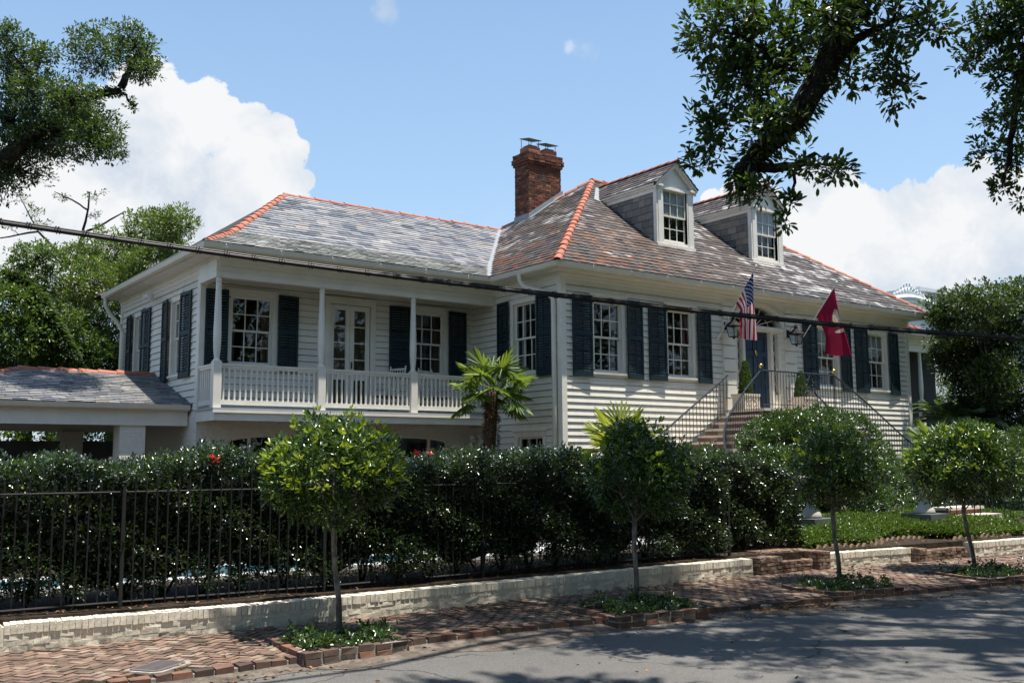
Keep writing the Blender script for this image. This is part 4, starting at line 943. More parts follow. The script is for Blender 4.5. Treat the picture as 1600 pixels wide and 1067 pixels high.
# right wing seen past the corner
roof_face('right_wing_roof', 'wing_slate', [(14.6, 2.05, EZ), (22.2, 2.05, EZ), (22.2, 4.4, 5.15), (14.6, 4.4, 5.15)], (1, 0, 0), .2, .3)
m = MB(); ridge_tiles(m, (14.6, 4.4, 5.17), (22.2, 4.4, 5.17), .42, .14); part(m, 'ridge_tiles', 'terracotta')
m = MB(); m.wbox(14.1, 22, 2.62, 2.80, 3.87, 4.25); part(m, 'gallery_beam', 'white_trim')
m = MB(); m.face([(14.1, 2.8, 4.08), (22, 2.8, 4.08), (22, 3.7, 4.08), (14.1, 3.7, 4.08)]); part(m, 'gallery_ceiling', 'porch_ceiling')
m = MB(); m.wbox(14.2, 22, 2.52, 3.72, 1.0, 1.13); part(m, 'gallery_floor', 'porch_floor')
for x in (19.25, 21.6): place(col0, house, Matrix.Translation((x, 2.68, 1.13)))
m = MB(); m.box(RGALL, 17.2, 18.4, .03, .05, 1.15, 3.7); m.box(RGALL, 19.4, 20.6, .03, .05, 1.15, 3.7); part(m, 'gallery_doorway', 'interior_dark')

# ---- chimney
def brick_shaft(m, x0, x1, y0, y1, z0, z1, h=.073, L=.215):
    z = z0; c = 0
    while z < z1 - .01:
        for (p, q, n) in (((x0, y0), (x1, y0), (0, -1)), ((x0, y1), (x0, y0), (-1, 0)), ((x1, y0), (x1, y1), (1, 0)), ((x1, y1), (x0, y1), (0, 1))):
            p, q, n = Vector((*p, 0)), Vector((*q, 0)), Vector((*n, 0)); d = q - p; T = d.normalized(); u = -L / 2 if c % 2 else 0
            while u < d.length - .01:
                a, b = max(0, u), min(d.length, u + L)
                if b - a > .03:
                    o = rng.uniform(-.006, .007); cc = p + T * ((a + b) / 2) + n * (o - .03); cc.z = z + h / 2
                    m.obox(cc, T * ((b - a) / 2 - .006), n * .035, Vector((0, 0, h / 2 - .006)), .004)
                u += L
        z += h; c += 1
m = MB(); X0, X1, Y0, Y1 = 3.33, 4.58, 5.50, 6.20
brick_shaft(m, X0, X1, Y0, Y1, 6.4, 8.92)
for i, (d, za, zb) in enumerate(((.04, 8.92, 9.0), (.075, 9.0, 9.08), (.075, 9.08, 9.155), (.045, 9.155, 9.24))): brick_shaft(m, X0 - d, X1 + d, Y0 - d, Y1 + d, za, zb)
ch = part(m, 'chimney', 'chimney_brick')
m = MB(); m.wbox(X0 + .012, X1 - .012, Y0 + .012, Y1 - .012, 6.3, 8.93); m.wbox(X0 - .02, X1 + .02, Y0 - .02, Y1 + .02, 8.93, 9.22); m.wbox(X0 + .1, X1 - .1, Y0 + .1, Y1 - .1, 9.22, 9.27); m.build('mortar', 'mortar', ch)
for xa in (3.40, 4.05):
    m = MB(); m.wbox(xa, xa + .44, 5.58, 6.02, 9.25, 9.50); m.build('flue', 'flue_clay', ch)
    m = MB(); zt = 9.70 if xa < 3.5 else 9.66; m.hexa([(xa - .03, 5.52, zt), (xa + .46, 5.52, zt), (xa + .46, 6.0, zt + .10), (xa - .03, 6.0, zt + .10), (xa - .03, 5.52, zt + .02), (xa + .46, 5.52, zt + .02), (xa + .46, 6.0, zt + .12), (xa - .03, 6.0, zt + .12)])
    for x_, y_ in ((xa + .03, 5.61), (xa + .41, 5.61), (xa + .41, 5.99), (xa + .03, 5.99)): m.tube([(x_, y_, 9.48), (x_, y_, zt + .01 + (.08 if y_ > 5.8 else 0))], .012, 4)
    m.wbox(xa + .06, xa + .38, 5.64, 5.96, 9.50, 9.56)
    m.build('flue_cap', 'dark_metal', ch)
m = MB(); zc = lambda x: zl(x)
m.hexa([(X0 - .03, Y0 - .035, zc(X0) - .1), (X1 + .05, Y0 - .035, zc(X1 + .05) - .1), (X1 + .05, Y0, zc(X1 + .05) - .1), (X0 - .03, Y0, zc(X0) - .1), (X0 - .03, Y0 - .035, zc(X0) + .16), (X1 + .05, Y0 - .035, zc(X1 + .05) + .16), (X1 + .05, Y0, zc(X1 + .05) + .16), (X0 - .03, Y0, zc(X0) + .16)])
m.wbox(X0 - .035, X0 - .001, Y0 - .03, Y1, zc(X0) - .2, zc(X0) + .17)
strip(m, (X0 - .05, Y0 - .1, zc(X0 - .05)), (X1 + .05, Y0 - .1, zc(X1 + .05)), .2, (-.57, 0, .82)); m.build('flashing', 'flashing_dark', ch)

# ---- dormers
sf = (8.50 - EZ) / (4.75 + .57); zf = lambda y: EZ + sf * (y + .57); yf = lambda z: (z - EZ) / sf - .57
def dormer(xc):
    YF = 1.08; hw = .69; D = Fr((xc, YF, 0), (1, 0, 0), (0, -1, 0))
    zb = zf(YF) - .05; ze = 7.36; zp = 8.07
    m = MB()
    # front: pilasters, sill, head and pediment
    m.box(D, -hw - .025, -.455, -.12, 0.0, zb, ze); m.box(D, .455, hw + .025, -.12, 0.0, zb, ze)
    m.box(D, -hw + .03, -.50, 0, .02, zb + .08, ze - .05); m.box(D, .50, hw - .03, 0, .02, zb + .08, ze - .05)
    m.box(D, -hw - .045, hw + .045, -.02, .045, zb, zb + .10); m.box(D, -.455, .455, -.12, -.003, zb, 5.86); m.box(D, -.455, .455, -.12, -.003, 7.30, ze)
    m.box(D, -hw - .01, hw + .01, 0, .035, ze - .07, ze - .02)
    m.prism([D.p(-hw, -.03, ze), D.p(hw, -.03, ze), D.p(0, -.03, zp - .06)], (0, .08, 0))
    m.box(D, -hw - .10, -hw + .16, -.03, .10, ze - .02, ze + .035); m.box(D, hw - .16, hw + .10, -.03, .10, ze - .02, ze + .035); m.box(D, -hw + .16, hw - .16, -.03, .02, ze - .012, ze + .02)
    for sg in (-1, 1):
        # raking mouldings
        for o0, o1, d0, d1 in ((-.02, .06, -.11, -.02), (-.02, .11, -.02, .035)):
            P = D.p
            m.hexa([P(sg * (hw + .10), o1, ze + .02 + d0), P(0, o1, zp + d0), P(0, o0, zp + d0), P(sg * (hw + .10), o0, ze + .02 + d0),
                    P(sg * (hw + .10), o1, ze + .02 + d1), P(0, o1, zp + d1), P(0, o0, zp + d1), P(sg * (hw + .10), o0, ze + .02 + d1)])
        # eave cornice running back along the cheek
        x = xc + sg * hw; yb = yf(ze) + .05
        for dz0, dz1, o in ((-.17, -.06, .03), (-.06, .0, .07), (.0, .05, .12)):
            x0_, x1_ = sorted((x, x + sg * o)); m.wbox(x0_, x1_, YF - .005, yb, ze + dz0, ze + dz1)
    d = part(m, 'dormer', 'white_trim')
    window(D, -.455, .455, 5.86, 7.30, name='dormer_window', parent=d, curtain=cur_blind, casing=False)
    for sg in (-1, 1):
        m = MB(); x = xc + sg * (hw - .012)
        if sg < 0: slates(m, (x, YF, 0), (0, -1, 0), (0, 0, 1), [(0, zb), (0, ze - .1), (-(yf(ze) - YF), ze - .1)], .2, .3, .02)
        else: slates(m, (x, YF, 0), (0, 1, 0), (0, 0, 1), [(0, zb), (yf(ze) - YF, ze - .1), (0, ze - .1)], .2, .3, .02)
        m.build('slate_cheek', 'cheek_slate', d)
        f = MB(); f.face([(x - sg * .01, YF, zb), (x - sg * .01, yf(ze), ze), (x - sg * .01, YF, ze)]); f.build('cheek_boards', 'interior_dark', d)
        x1_ = xc + sg * (hw + .13); e0 = (x1_, YF - .13, ze + .05); e1 = (x1_, yf(ze + .05), ze + .05); r1 = (xc, yf(zp + .03), zp + .03); r0 = (xc, YF - .13, zp + .03)
        roof_face('dormer_roof', 'old_slate', [e0, e1, r1, r0], (0, 1, 0), .17, .25, parent=d)
    m = MB(); ridge_tiles(m, (xc, YF - .13, zp + .06), (xc, yf(zp) - .02, zp + .06), .33, .075, .065, .02); m.build('ridge_tiles', 'terracotta', d)
    m = MB(); nf = Vector((0, -sf, 1)); yv = yf(ze); strip(m, (xc - hw - .28, yv - .05, zf(yv - .05)), (xc - .05, yf(zp) - .03, zf(yf(zp) - .03)), .2, nf); m.build('flashing', 'flashing', d)
    return d
dormer(4.97); dormer(8.83)

# ---- downpipes and lights fixed to the house
m = MB(); x = -.10
m.tube([(-.50, .92, 4.37), (-.50, .92, 4.22), (-.46, .84, 4.08), (-.38, .70, 4.0), (-.26, .46, 3.93), (-.16, .26, 3.85), (x, .17, 3.72), (x, .16, 3.5), (x, .16, 1.5), (x, .16, -1.3)], .060, 12)
for z in (3.4, 1.45, -.2): m.lathe((x, .16, z), [(.06, -.03), (.062, 0), (.06, .03)], 12)
part(m, 'downpipe', 'white_gutter', None, True)
m = MB(); m.tube([(-7.6, 9.75, 4.36), (-7.6, 9.75, 4.15), (-7.5, 9.7, 3.95), (-7.25, 9.55, 3.6), (-7.18, 9.5, 3.4), (-7.18, 9.5, 1.2)], .05, 10); part(m, 'downpipe', 'white_gutter', None, True)
def floodlight(x, y, z, yaw):
    m = MB(); c, s_ = math.cos(yaw), math.sin(yaw); V = lambda a, b, h: (x + a * c - b * s_, y + a * s_ + b * c, z + h)
    m.lathe(V(0, 0, -.02), [(.055, 0), (.055, .03), (.02, .05)], 10)
    for sg in (-1, 1):
        m.tube([V(0, 0, .02), V(sg * .08, -.04, .07)], .014, 6); m.tube([V(sg * .08, -.03, .08), V(sg * .11, -.1, .06), V(sg * .15, -.2, .02)], [.03, .05, .065], 10)
    m.tube([V(0, -.02, 0), V(0, -.08, -.06)], [.03, .04], 8)
    part(m, 'floodlight', 'white_metal', None, True)
floodlight(-7.2, 6.9, 3.98, -math.pi / 2); floodlight(-.12, 3.45, .55, 0)
m = MB(); m.tube([(-.12, 3.5, .5), (-.12, 3.5, -1.3)], .022, 6); m.tube([(-.2, 3.5, .45), (-.2, 3.5, -1.3)], .012, 6); part(m, 'conduit', 'white_metal')

# ------------------------------------------------------------------ carport
cp = thing('carport', (-10, 6, GZ), 'low open carport with hipped slate roof and white brick piers, beside the house', 'carport')
CE = 1.25
o = roof_face('roof', 'carport_slate', [(-13.0, 4.05, CE), (-7.1, 4.05, CE), (-7.1, 6.83, 2.12), (-10.1, 6.83, 2.12)], (1, 0, 0), .15, .26, parent=cp)
m = MB(); m.face([(-13.0, 4.05, CE), (-10.1, 6.83, 2.12), (-13.0, 9.6, CE)]); m.face([(-13, 9.6, CE), (-10.1, 6.83, 2.12), (-7.1, 6.83, 2.12), (-7.1, 9.6, CE)]); m.build('rear_roof', 'roof_felt', cp)
m = MB(); ridge_tiles(m, (-13.0, 4.05, CE), (-10.1, 6.83, 2.12), .33, .12); ridge_tiles(m, (-10.1, 6.83, 2.12), (-7.14, 6.83, 2.12), .42, .12); m.build('ridge_tiles', 'terracotta', cp)
m = MB(); C1 = [(-13.0, 9.6, -1, 0), (-13.0, 4.2, -1, -1), (-7.16, 4.2, 0, -1)]
m.sweep(C1, [(.05, CE + .0), (.05, CE - .11), (.10, CE - .13), (.15, CE - .10), (.17, CE - .02), (.175, CE + .0), (.15, CE)]); m.build('gutter', 'white_gutter', cp)
m = MB(); m.wbox(-13.0, -7.16, 4.2, 4.28, .80, CE - .02); m.wbox(-13.0, -7.16, 4.17, 4.2, CE - .14, CE - .02); m.wbox(-13, -12.92, 4.28, 9.5, .80, CE - .02); m.wbox(-13, -7.16, 9.3, 9.4, .8, CE - .02); m.build('beam', 'white_trim', cp)
m = MB(); m.face([(-13, 4.28, 1.0), (-7.1, 4.28, 1.0), (-7.1, 9.4, 1.0), (-13, 9.4, 1.0)]); m.build('ceiling', 'porch_ceiling', cp)
m = MB(); m.wbox(-13.0, -7.1, 9.05, 9.15, -1.4, .56); m.build('rear_wall', 'dark_stone_and_shade', cp)  # wall coloured dark in place of the shade inside the carport
for x0, y0 in ((-8.56, 4.25), (-11.6, 4.25), (-8.7, 9.0), (-11.6, 9.0)):
    m = MB(); m.wbox(x0, x0 + .52, y0, y0 + .5, -1.4, .80); m.wbox(x0 - .02, x0 + .54, y0 - .02, y0 + .52, -1.4, -1.1); m.build('pier', 'painted_masonry', cp)

# ------------------------------------------------------------------ front staircase
st = thing('front_staircase', (6.9, -1.2, GZ), 'double flight of stone and brick steps with blue grey iron railings at the front door', 'staircase')
LZ = 1.27; RAILF = [(5.4, -1.3, 2.22), (4.75, -1.42, 1.80), (4.05, -1.62, 1.32), (3.2, -2.02, .87), (2.6, -2.47, .5), (2.1, -2.95, .2), (1.75, -3.4, -.1)]
def rail_at(z, path):
    for (a, b) in zip(path, path[1:]):
        if b[2] <= z <= a[2]:
            t = (a[2] - z) / (a[2] - b[2]); return Vector(a).lerp(Vector(b), t)
    return Vector(path[-1])
def mir(p): return Vector((13.8 - p[0], p[1], p[2]))
m = MB(); m.wbox(5.38, 8.42, -1.38, -.13, LZ - .07, LZ); stone = m
mb_ = MB(); brick_shaft(mb_, 5.46, 8.34, -1.30, -.16, -1.4, LZ - .07)
core = MB(); core.wbox(5.48, 8.32, -1.28, -.16, -1.4, LZ - .08)
for k_ in range(13):
    z = LZ - .17 * (k_ + 1)
    A0 = Vector((5.4 - .28 * k_, -.16, z)); A1 = Vector((5.4 - .28 * (k_ + 1) - .04, -.16, z))
    B0 = rail_at(LZ + .95 - .17 * (k_ + .2), RAILF); B1 = rail_at(LZ + .95 - .17 * (k_ + 1.35), RAILF); B0.z = B1.z = z
    if k_ > 11: continue
    for fn in (lambda p: p, mir):
        P = [fn(A0), fn(A1), fn(B1), fn(B0)]
        stone.prism([tuple(p - Vector((0, 0, .082))) for p in P], (0, 0, .082))
        c = (P[0] + P[1] + P[2] + P[3]) / 4
        Q = [c + (p - c) * .965 for p in P]
        core.prism([(p.x, p.y, -1.4) for p in Q], (0, 0, z - .056 + 1.4))
        # brick risers along the leading edge
        e0, e1 = Q[1], Q[2]; d = e1 - e0; T = d.normalized(); N2 = Vector((T.y, -T.x, 0)); 
        if N2.dot(e0 - P[0]) < 0: N2 = -N2
        u = 0
        while u < d.length - .02:
            L = min(.21, d.length - u); mb_.obox(e0 + T * (u + L / 2) + N2 * .004 - Vector((0, 0, .11)), T * (L / 2 - .006), N2 * .012, Vector((0, 0, .05)), .004); u += .21
stone.build('tread', 'pale_stone', st); core.build('core', 'mortar', st); mb_.build('riser_brick', 'stair_brick', st)
def iron_rail(path, zfoot, n, name='railing', extra=False):
    m = MB(); P = [Vector(p) for p in path]
    # smooth the handrail
    for _ in range(2):
        Q = [P[0]]
        for a, b in zip(P, P[1:]): Q += [a.lerp(b, .25), a.lerp(b, .75)]
        P = Q + [P[-1]]
    m.tube(P, .022, 6); r = m.build(name, 'blue_iron', st)
    L = [0]
    for a, b in zip(P, P[1:]): L.append(L[-1] + (b - a).length)
    b0 = None
    for i in range(n):
        t = L[-1] * (i + .5) / n
        j = max(q for q in range(len(L)) if L[q] <= t); j = min(j, len(P) - 2); p = P[j].lerp(P[j + 1], (t - L[j]) / (L[j + 1] - L[j]))
        h = p.z - zfoot(p)
        if b0 is None:
            mm = MB(); mm.tube([(0, 0, 0), (0, 0, 1)], .0085, 5); b0 = mm.build('baluster', 'blue_iron', r); o = b0
        else: o = b0.copy(); COL.objects.link(o)
        o.parent = r; o.matrix_parent_inverse = Matrix(); o.matrix_basis = Matrix.Translation((p.x, p.y, p.z - h)) @ Matrix.Scale(h, 4, (0, 0, 1))
    return r
fz = lambda p: p.z - .95
iron_rail(RAILF, fz, 34); iron_rail([tuple(mir(p)) for p in ((5.4, -1.3, 2.22), (4.5, -1.3, 1.8), (3.5, -1.3, 1.28), (2.0, -1.35, .42), (1.0, -1.5, -.1))], fz, 36)
WR = [(5.36, -.24, 2.16), (5.13, -.25, 2.01), (4.2, -.25, 1.44), (3.22, -.25, .83), (2.3, -.25, .25)]
iron_rail(WR, fz, 24); iron_rail([tuple(mir(p)) for p in WR], fz, 24)
iron_rail([(5.4, -1.3, 2.22), (8.4, -1.3, 2.22)], lambda p: LZ, 26)
# scrolled panel and secondary rails
m = MB()
def spiral(c, r, turns, sg, ph=0):
    return [(c[0] + sg * r * (1 - .75 * t / 24) * math.cos(ph + turns * 2 * math.pi * t / 24), c[1], c[2] + r * (1 - .75 * t / 24) * math.sin(ph + turns * 2 * math.pi * t / 24)) for t in range(25)]
for sg in (-1, 1):
    x0 = 7.35
    for cz, r_ in ((1.45, .12), (1.68, .10), (1.88, .075), (2.03, .05)): m.tube(spiral((x0 + sg * (.19 - (cz - 1.45) * .16), -1.31, cz), r_, 1.3, sg, -1.5), .009, 4)
    m.tube([(x0 + sg * .33, -1.31, 1.3), (x0 + sg * .26, -1.31, 1.6), (x0 + sg * .12, -1.31, 1.95), (x0, -1.31, 2.2)], .011, 4)
    m.tube([(x0 + sg * .5, -1.31, 2.1), (x0 + sg * .42, -1.31, 2.16), (x0 + sg * .45, -1.31, 2.05)], .008, 4)
m.tube([(5.4, -1.3, LZ + .1), (8.4, -1.3, LZ + .1)], .01, 4)
for x in (5.4, 8.4): m.tube([(x, -1.3, LZ), (x, -1.3, 2.30)], .018, 6)
m.build('scroll_panel', 'blue_iron', st)
b0 = MB(); b0.lathe((0, 0, 0), [(.012, 0), (.02, .015), (.016, .03), (.045, .05), (.058, .085), (.045, .12), (.015, .138)], 12); bb = b0.build('brass_ball', 'brass', st, True); bb.matrix_basis = Matrix.Translation((5.4, -1.3, 2.25))
place(bb, st, Matrix.Translation((8.4, -1.3, 2.25)))

# ------------------------------------------------------------------ planters with clipped conifers, lanterns, flags, chairs
def planter_box(x, y, label):
    t = thing('planter_box', (x, y, LZ), label, 'planter', 'stone planters by the front door')
    m = MB(); w, d, h = .30, .20, .40; F_ = Fr((x, y, LZ), (1, 0, 0), (0, -1, 0))
    m.box(F_, -w, w, -d, d, 0, h); m.box(F_, -w - .025, w + .025, -d - .025, d + .025, h - .06, h); m.box(F_, -w - .015, w + .015, -d - .015, d + .015, 0, .05); m.build('box', 'pale_stone', t)
    m = MB(); 
    for sg in (-1, 1): m.tube([(x + sg * (.05 + .10 * math.sin(q / 3)), y - d - .004, LZ + .1 + .19 * q / 10) for q in range(11)], .014, 5); m.tube([(x + sg * (.22 - .05 * math.sin(q / 3)), y - d - .004, LZ + .1 + .19 * q / 10) for q in range(11)], .011, 5)
    m.build('garland', 'pale_stone', t)
    return t
planter_box(5.72, -.52, 'white stone planter left of the blue front door'); planter_box(8.12, -.52, 'white stone planter right of the blue front door')
def topiary(x, y, h, label):
    z0 = LZ + .36; t = thing('conical_shrub', (x, y, z0), label, 'shrub', 'clipped cypress in the door planters')
    n = 2600; zz = nrg.random(n) ** 1.3; a = nrg.random(n) * 6.283
    r = (.165 * np.clip(1 - zz, 0, 1) ** .55 + .012) * nrg.uniform(.75, 1.06, n)
    p = np.stack([x + r * np.cos(a), y + r * np.sin(a), z0 + zz * h], 1); d = np.stack([np.cos(a) * .6, np.sin(a) * .6, np.full(n, 1.0)], 1) + nrg.normal(size=(n, 3)) * .2
    leaves('foliage', 'cypress_leaf', p, d, .06 * nrg.uniform(.6, 1.2, n), .4, .1, t)
    m = MB(); m.tube([(x, y, z0 - .1), (x, y, z0 + h * .8)], [.03, .01], 6); m.build('stem', 'dark_bark', t)
topiary(5.75, -.5, .88, 'dark green conical cypress left of the blue front door'); topiary(8.02, -.5, .72, 'dark green conical cypress right of the blue front door, behind the railing')

def lantern(x, z, label):
    y = -.36; t = thing('wall_lantern', (x, y, z), label, 'lantern', 'black lanterns beside the front door')
    m = MB(); c = (x, y)
    def ring(r, zz): return [(x + r * math.cos(a), y + r * math.sin(a), zz) for a in (math.pi / 4 + k_ * math.pi / 2 for k_ in range(4))]
    top, bot = ring(.20, z + .12), ring(.125, z - .16)
    for a, b in zip(top, bot): m.tube([a, b], .012, 4)
    for R2 in (top, bot):
        for i in range(4): m.tube([R2[i], R2[(i + 1) % 4]], .012, 4)
    rt = ring(.235, z + .125); rm = ring(.07, z + .26)
    for i in range(4): m.face([rt[i], rt[(i + 1) % 4], rm[(i + 1) % 4], rm[i]])
    m.face(rt); m.lathe((x, y, z), [(.07, .26), (.045, .29), (.06, .30), (.055, .34), (.02, .36)], 8); m.lathe((x, y, z), [(.02, -.16), (.035, -.19), (.01, -.23)], 8)
    m.build('frame', 'black_iron', t)
    m = MB(); m.tube([(x, -.08, z + .17), (x, -.15, z + .20), (x, y, z + .12)], .014, 5); m.box(FRONT, x - .05, x + .05, .07, .09, z + .05, z + .26)
    m.tube([(x + .0, -.09, z + .13), (x, -.2, z + .32), (x, y - .0, z + .40), (x, y, z + .34)], .008, 4); m.build('bracket', 'black_iron', t)
    m = MB(); 
    for i in range(4): m.face([top[i], top[(i + 1) % 4], bot[(i + 1) % 4], bot[i]])
    m.build('pane', 'window_glass', t)
    m = MB(); m.lathe((x, y, z - .14), [(.02, 0), (.015, .14), (.022, .16)], 8); m.build('burner', 'white_metal', t)
lantern(5.52, 3.33, 'black glass lantern on the pilaster left of the front door, under the striped flag')
lantern(8.10, 3.30, 'black glass lantern on the pilaster right of the front door, beside the red flag pole')

def flag_mat(us):
    k = NT('striped_flag' if us else 'crimson_flag', 0.7, 0.2)
    uv = k.nd('ShaderNodeUVMap'); sp = k.nd('ShaderNodeSeparateXYZ'); k.l.new(uv.outputs[0], sp.inputs[0]); U_, V_ = sp.outputs['X'], sp.outputs['Y']   # U along the fly, V across (0 at the pole tip)
    if us:
        s = k.math('FRACT', k.math('MULTIPLY', V_, 6.5)); red = k.math('LESS_THAN', s, 0.5)
        c = k.mix(red, (0.62, 0.62, 0.62), (0.38, 0.012, 0.025))
        can = k.math('MULTIPLY', k.math('LESS_THAN', U_, 0.4), k.math('LESS_THAN', V_, 7 / 13))
        su = k.math('MULTIPLY', U_, 11 / .4 / 2); sv = k.math('MULTIPLY', V_, 9 / (7 / 13) / 2)
        def dots(du, dv):
            a = k.math('SUBTRACT', k.math('FRACT', k.math('ADD', su, du)), .5); b = k.math('SUBTRACT', k.math('FRACT', k.math('ADD', sv, dv)), .5)
            return k.math('LESS_THAN', k.math('ADD', k.math('MULTIPLY', a, a), k.math('MULTIPLY', b, b)), .032)
        stv = k.math('MAXIMUM', dots(0.25, 0.25), dots(.75, .75))
        c = k.mix(can, c, k.mix(stv, (0.012, 0.018, 0.10), (0.65, 0.65, 0.65)))
    else:
        c = (0.24, 0.006, 0.035); a = k.noise(14, 6, .7)
        def ell(u0, v0, ru, rv):
            du = k.math('DIVIDE', k.math('SUBTRACT', U_, u0), ru); dv = k.math('DIVIDE', k.math('SUBTRACT', V_, v0), rv)
            return k.math('ADD', k.math('MULTIPLY', du, du), k.math('MULTIPLY', dv, dv))
        e1 = k.math('ADD', ell(.40, .24, .15, .13), k.math('MULTIPLY', k.math('SUBTRACT', a, .5), 1.4))
        c = k.mix(k.math('LESS_THAN', e1, 1.0), c, k.mix(k.math('GREATER_THAN', k.noise(30, 3), .5), (0.50, 0.30, 0.07), (0.62, 0.58, 0.5)))
        e2 = ell(.60, .22, .03, .14); c = k.mix(k.math('LESS_THAN', e2, 1.0), c, (0.66, 0.60, 0.46))
        c = k.mix(k.math('LESS_THAN', ell(.37, .23, .07, .06), 1.0), c, (0.66, 0.64, 0.58))
    k.base(c); t = k.nd('ShaderNodeBsdfTranslucent'); k.set(t.inputs[0], c); mx = k.nd('ShaderNodeMixShader'); mx.inputs[0].default_value = .35
    k.l.new(k.b.outputs[0], mx.inputs[1]); k.l.new(t.outputs[0], mx.inputs[2]); k.l.new(mx.outputs[0], k.out.inputs[0]); k.bump(k.noise(25, 3), .05, .01)
flag_mat(True); flag_mat(False)
def flag(us, base, tip, label):
    B_, T_ = Vector(base), Vector(tip); t = thing('flag', base, label, 'flag', 'flags on slanting poles at the door')
    m = MB(); m.tube([B_, T_], .013, 8); m.build('pole', 'pole_white', t)
    m = MB(); m.lathe(tuple(T_), [(.012, -.01), (.03, .01), (.032, .035), (.012, .06)], 8); m.build('finial', 'pole_white', t)
    m = MB(); m.tube([B_ + Vector((0, .03, -.02)), B_ + (T_ - B_) * .06], .024, 8); m.build('bracket', 'white_metal', t)
    d = (B_ - T_).normalized(); NU, NV = 44, 26; vs = []; uvs = []
    H0 = T_ + d * .12; hoist, fly = .95, 1.78 if us else 1.95
    for i in range(NU + 1):
        v = i / NU
        for j in range(NV + 1):
            u = j / NV; h = H0 + d * hoist * u; off = (h - H0); f = v ** .9
            if us:
                keep = .52 + .48 * max(0, 1 - v / .42) ** 1.4 if v < .42 else .52 + .22 * min(1, (v - .42) / .3)
                x = H0.x + off.x + .10 * math.sin(u * 9 + v * 2) * min(1, v * 2.2) * (.3 + u) - .02
                y = H0.y + off.y * keep + .05 * math.sin(u * 7 + 1 + v * 3) * min(1, v * 2)
                kink = .16 * u * math.exp(-((v - .42) / .16) ** 2)
                z = H0.z + off.z * (1 - .05 * v) - fly * v * (1 - .46 * u) - kink * .2; y += kink * .7
            else:
                keep = .72 + .28 * max(0, 1 - v / .5) ** 1.3
                x = H0.x + off.x + .13 * math.sin(u * 8 + .5) * min(1, v * 1.6) + .10 * v * (1 - u)
                y = H0.y + off.y * keep + .06 * math.cos(u * 9 + v * 2) * min(1, v * 2) - .30 * (1 - u) * v ** 1.2
                z = H0.z + off.z * (1 - .10 * v) - (fly - .02) * v * (1 - .42 * u) + .02 * math.sin(u * 12) * v
            vs.append((x, y, z)); uvs.append((v, u))
    fs = [(i * (NV + 1) + j, i * (NV + 1) + j + 1, (i + 1) * (NV + 1) + j + 1, (i + 1) * (NV + 1) + j) for i in range(NU) for j in range(NV)]
    me = bpy.data.meshes.new('cloth'); me.from_pydata(vs, [], fs); ul = me.uv_layers.new(name='UVMap')
    for L in me.loops: ul.data[L.index].uv = uvs[L.vertex_index]
    me.materials.append(MATS['striped_flag' if us else 'crimson_flag']); me.polygons.foreach_set('use_smooth', [True] * len(fs))
    o = bpy.data.objects.new('cloth', me); COL.objects.link(o); o.parent = t; o.matrix_parent_inverse = Matrix.Translation(-t.location)
flag(True, (5.27, -.04, 3.14), (5.36, -1.3, 4.84), 'red and white striped flag with a starred blue canton on a slanting white pole')
flag(False, (8.56, -.04, 3.15), (8.72, -1.3, 4.77), 'crimson flag with a gold emblem and scroll on a slanting white pole')

def rocking_chair(x, y, yaw, label):
    z = 1.13; t = thing('rocking_chair', (x, y, z), label, 'chair', 'rocking chairs on the gallery')
    c, s_ = math.cos(yaw), math.sin(yaw); V = lambda a, b, h: (x + a * c - b * s_, y + a * s_ + b * c, z + h)   # b < 0 is forward
    m = MB()
    for sg in (-1, 1): m.tube([V(sg * .25, .42 - .1 * q, .03 + .10 * ((q - 4) / 4) ** 2) for q in range(9)], .018, 5)
    m.build('rocker', 'white_trim', t); m = MB()
    for sg in (-1, 1):
        m.tube([V(sg * .25, -.22, .05), V(sg * .25, -.22, .62)], .02, 6); m.tube([V(sg * .25, -.26, .63), V(sg * .27, .1, .60), V(sg * .24, .24, .60)], .022, 5)
    for h in (.2, .3): m.tube([V(-.25, -.22, h), V(.25, -.22, h)], .012, 5)
    m.build('arm', 'white_trim', t); m = MB()
    for sg in (-1, 1): m.tube([V(sg * .25, .2, .05), V(sg * .25, .22, .42), V(sg * .23, .40, 1.12)], .02, 6); m.lathe(V(sg * .23, .40, 1.12), [(.02, 0), (.024, .02), (.01, .045)], 6)
    m.tube([V(-.23, .39, 1.08), V(.23, .39, 1.08)], .026, 5); m.tube([V(-.24, .24, .50), V(.24, .24, .50)], .02, 5)
    for q in range(5): u = -.16 + .08 * q; m.tube([V(u, .24, .5), V(u, .39, 1.08)], .012, 4)
    m.build('backrest', 'white_trim', t); m = MB()
    m.hexa([V(-.25, -.24, .39), V(.25, -.24, .39), V(.24, .22, .36), V(-.24, .22, .36), V(-.25, -.24, .42), V(.25, -.24, .42), V(.24, .22, .39), V(-.24, .22, .39)]); m.build('seat', 'wicker', t)
rocking_chair(-1.38, 3.18, .25, 'white slatted rocking chair on the gallery, behind the palm'); rocking_chair(-2.75, 3.2, -1.2, 'white rocking chair on the gallery, partly behind the third column')

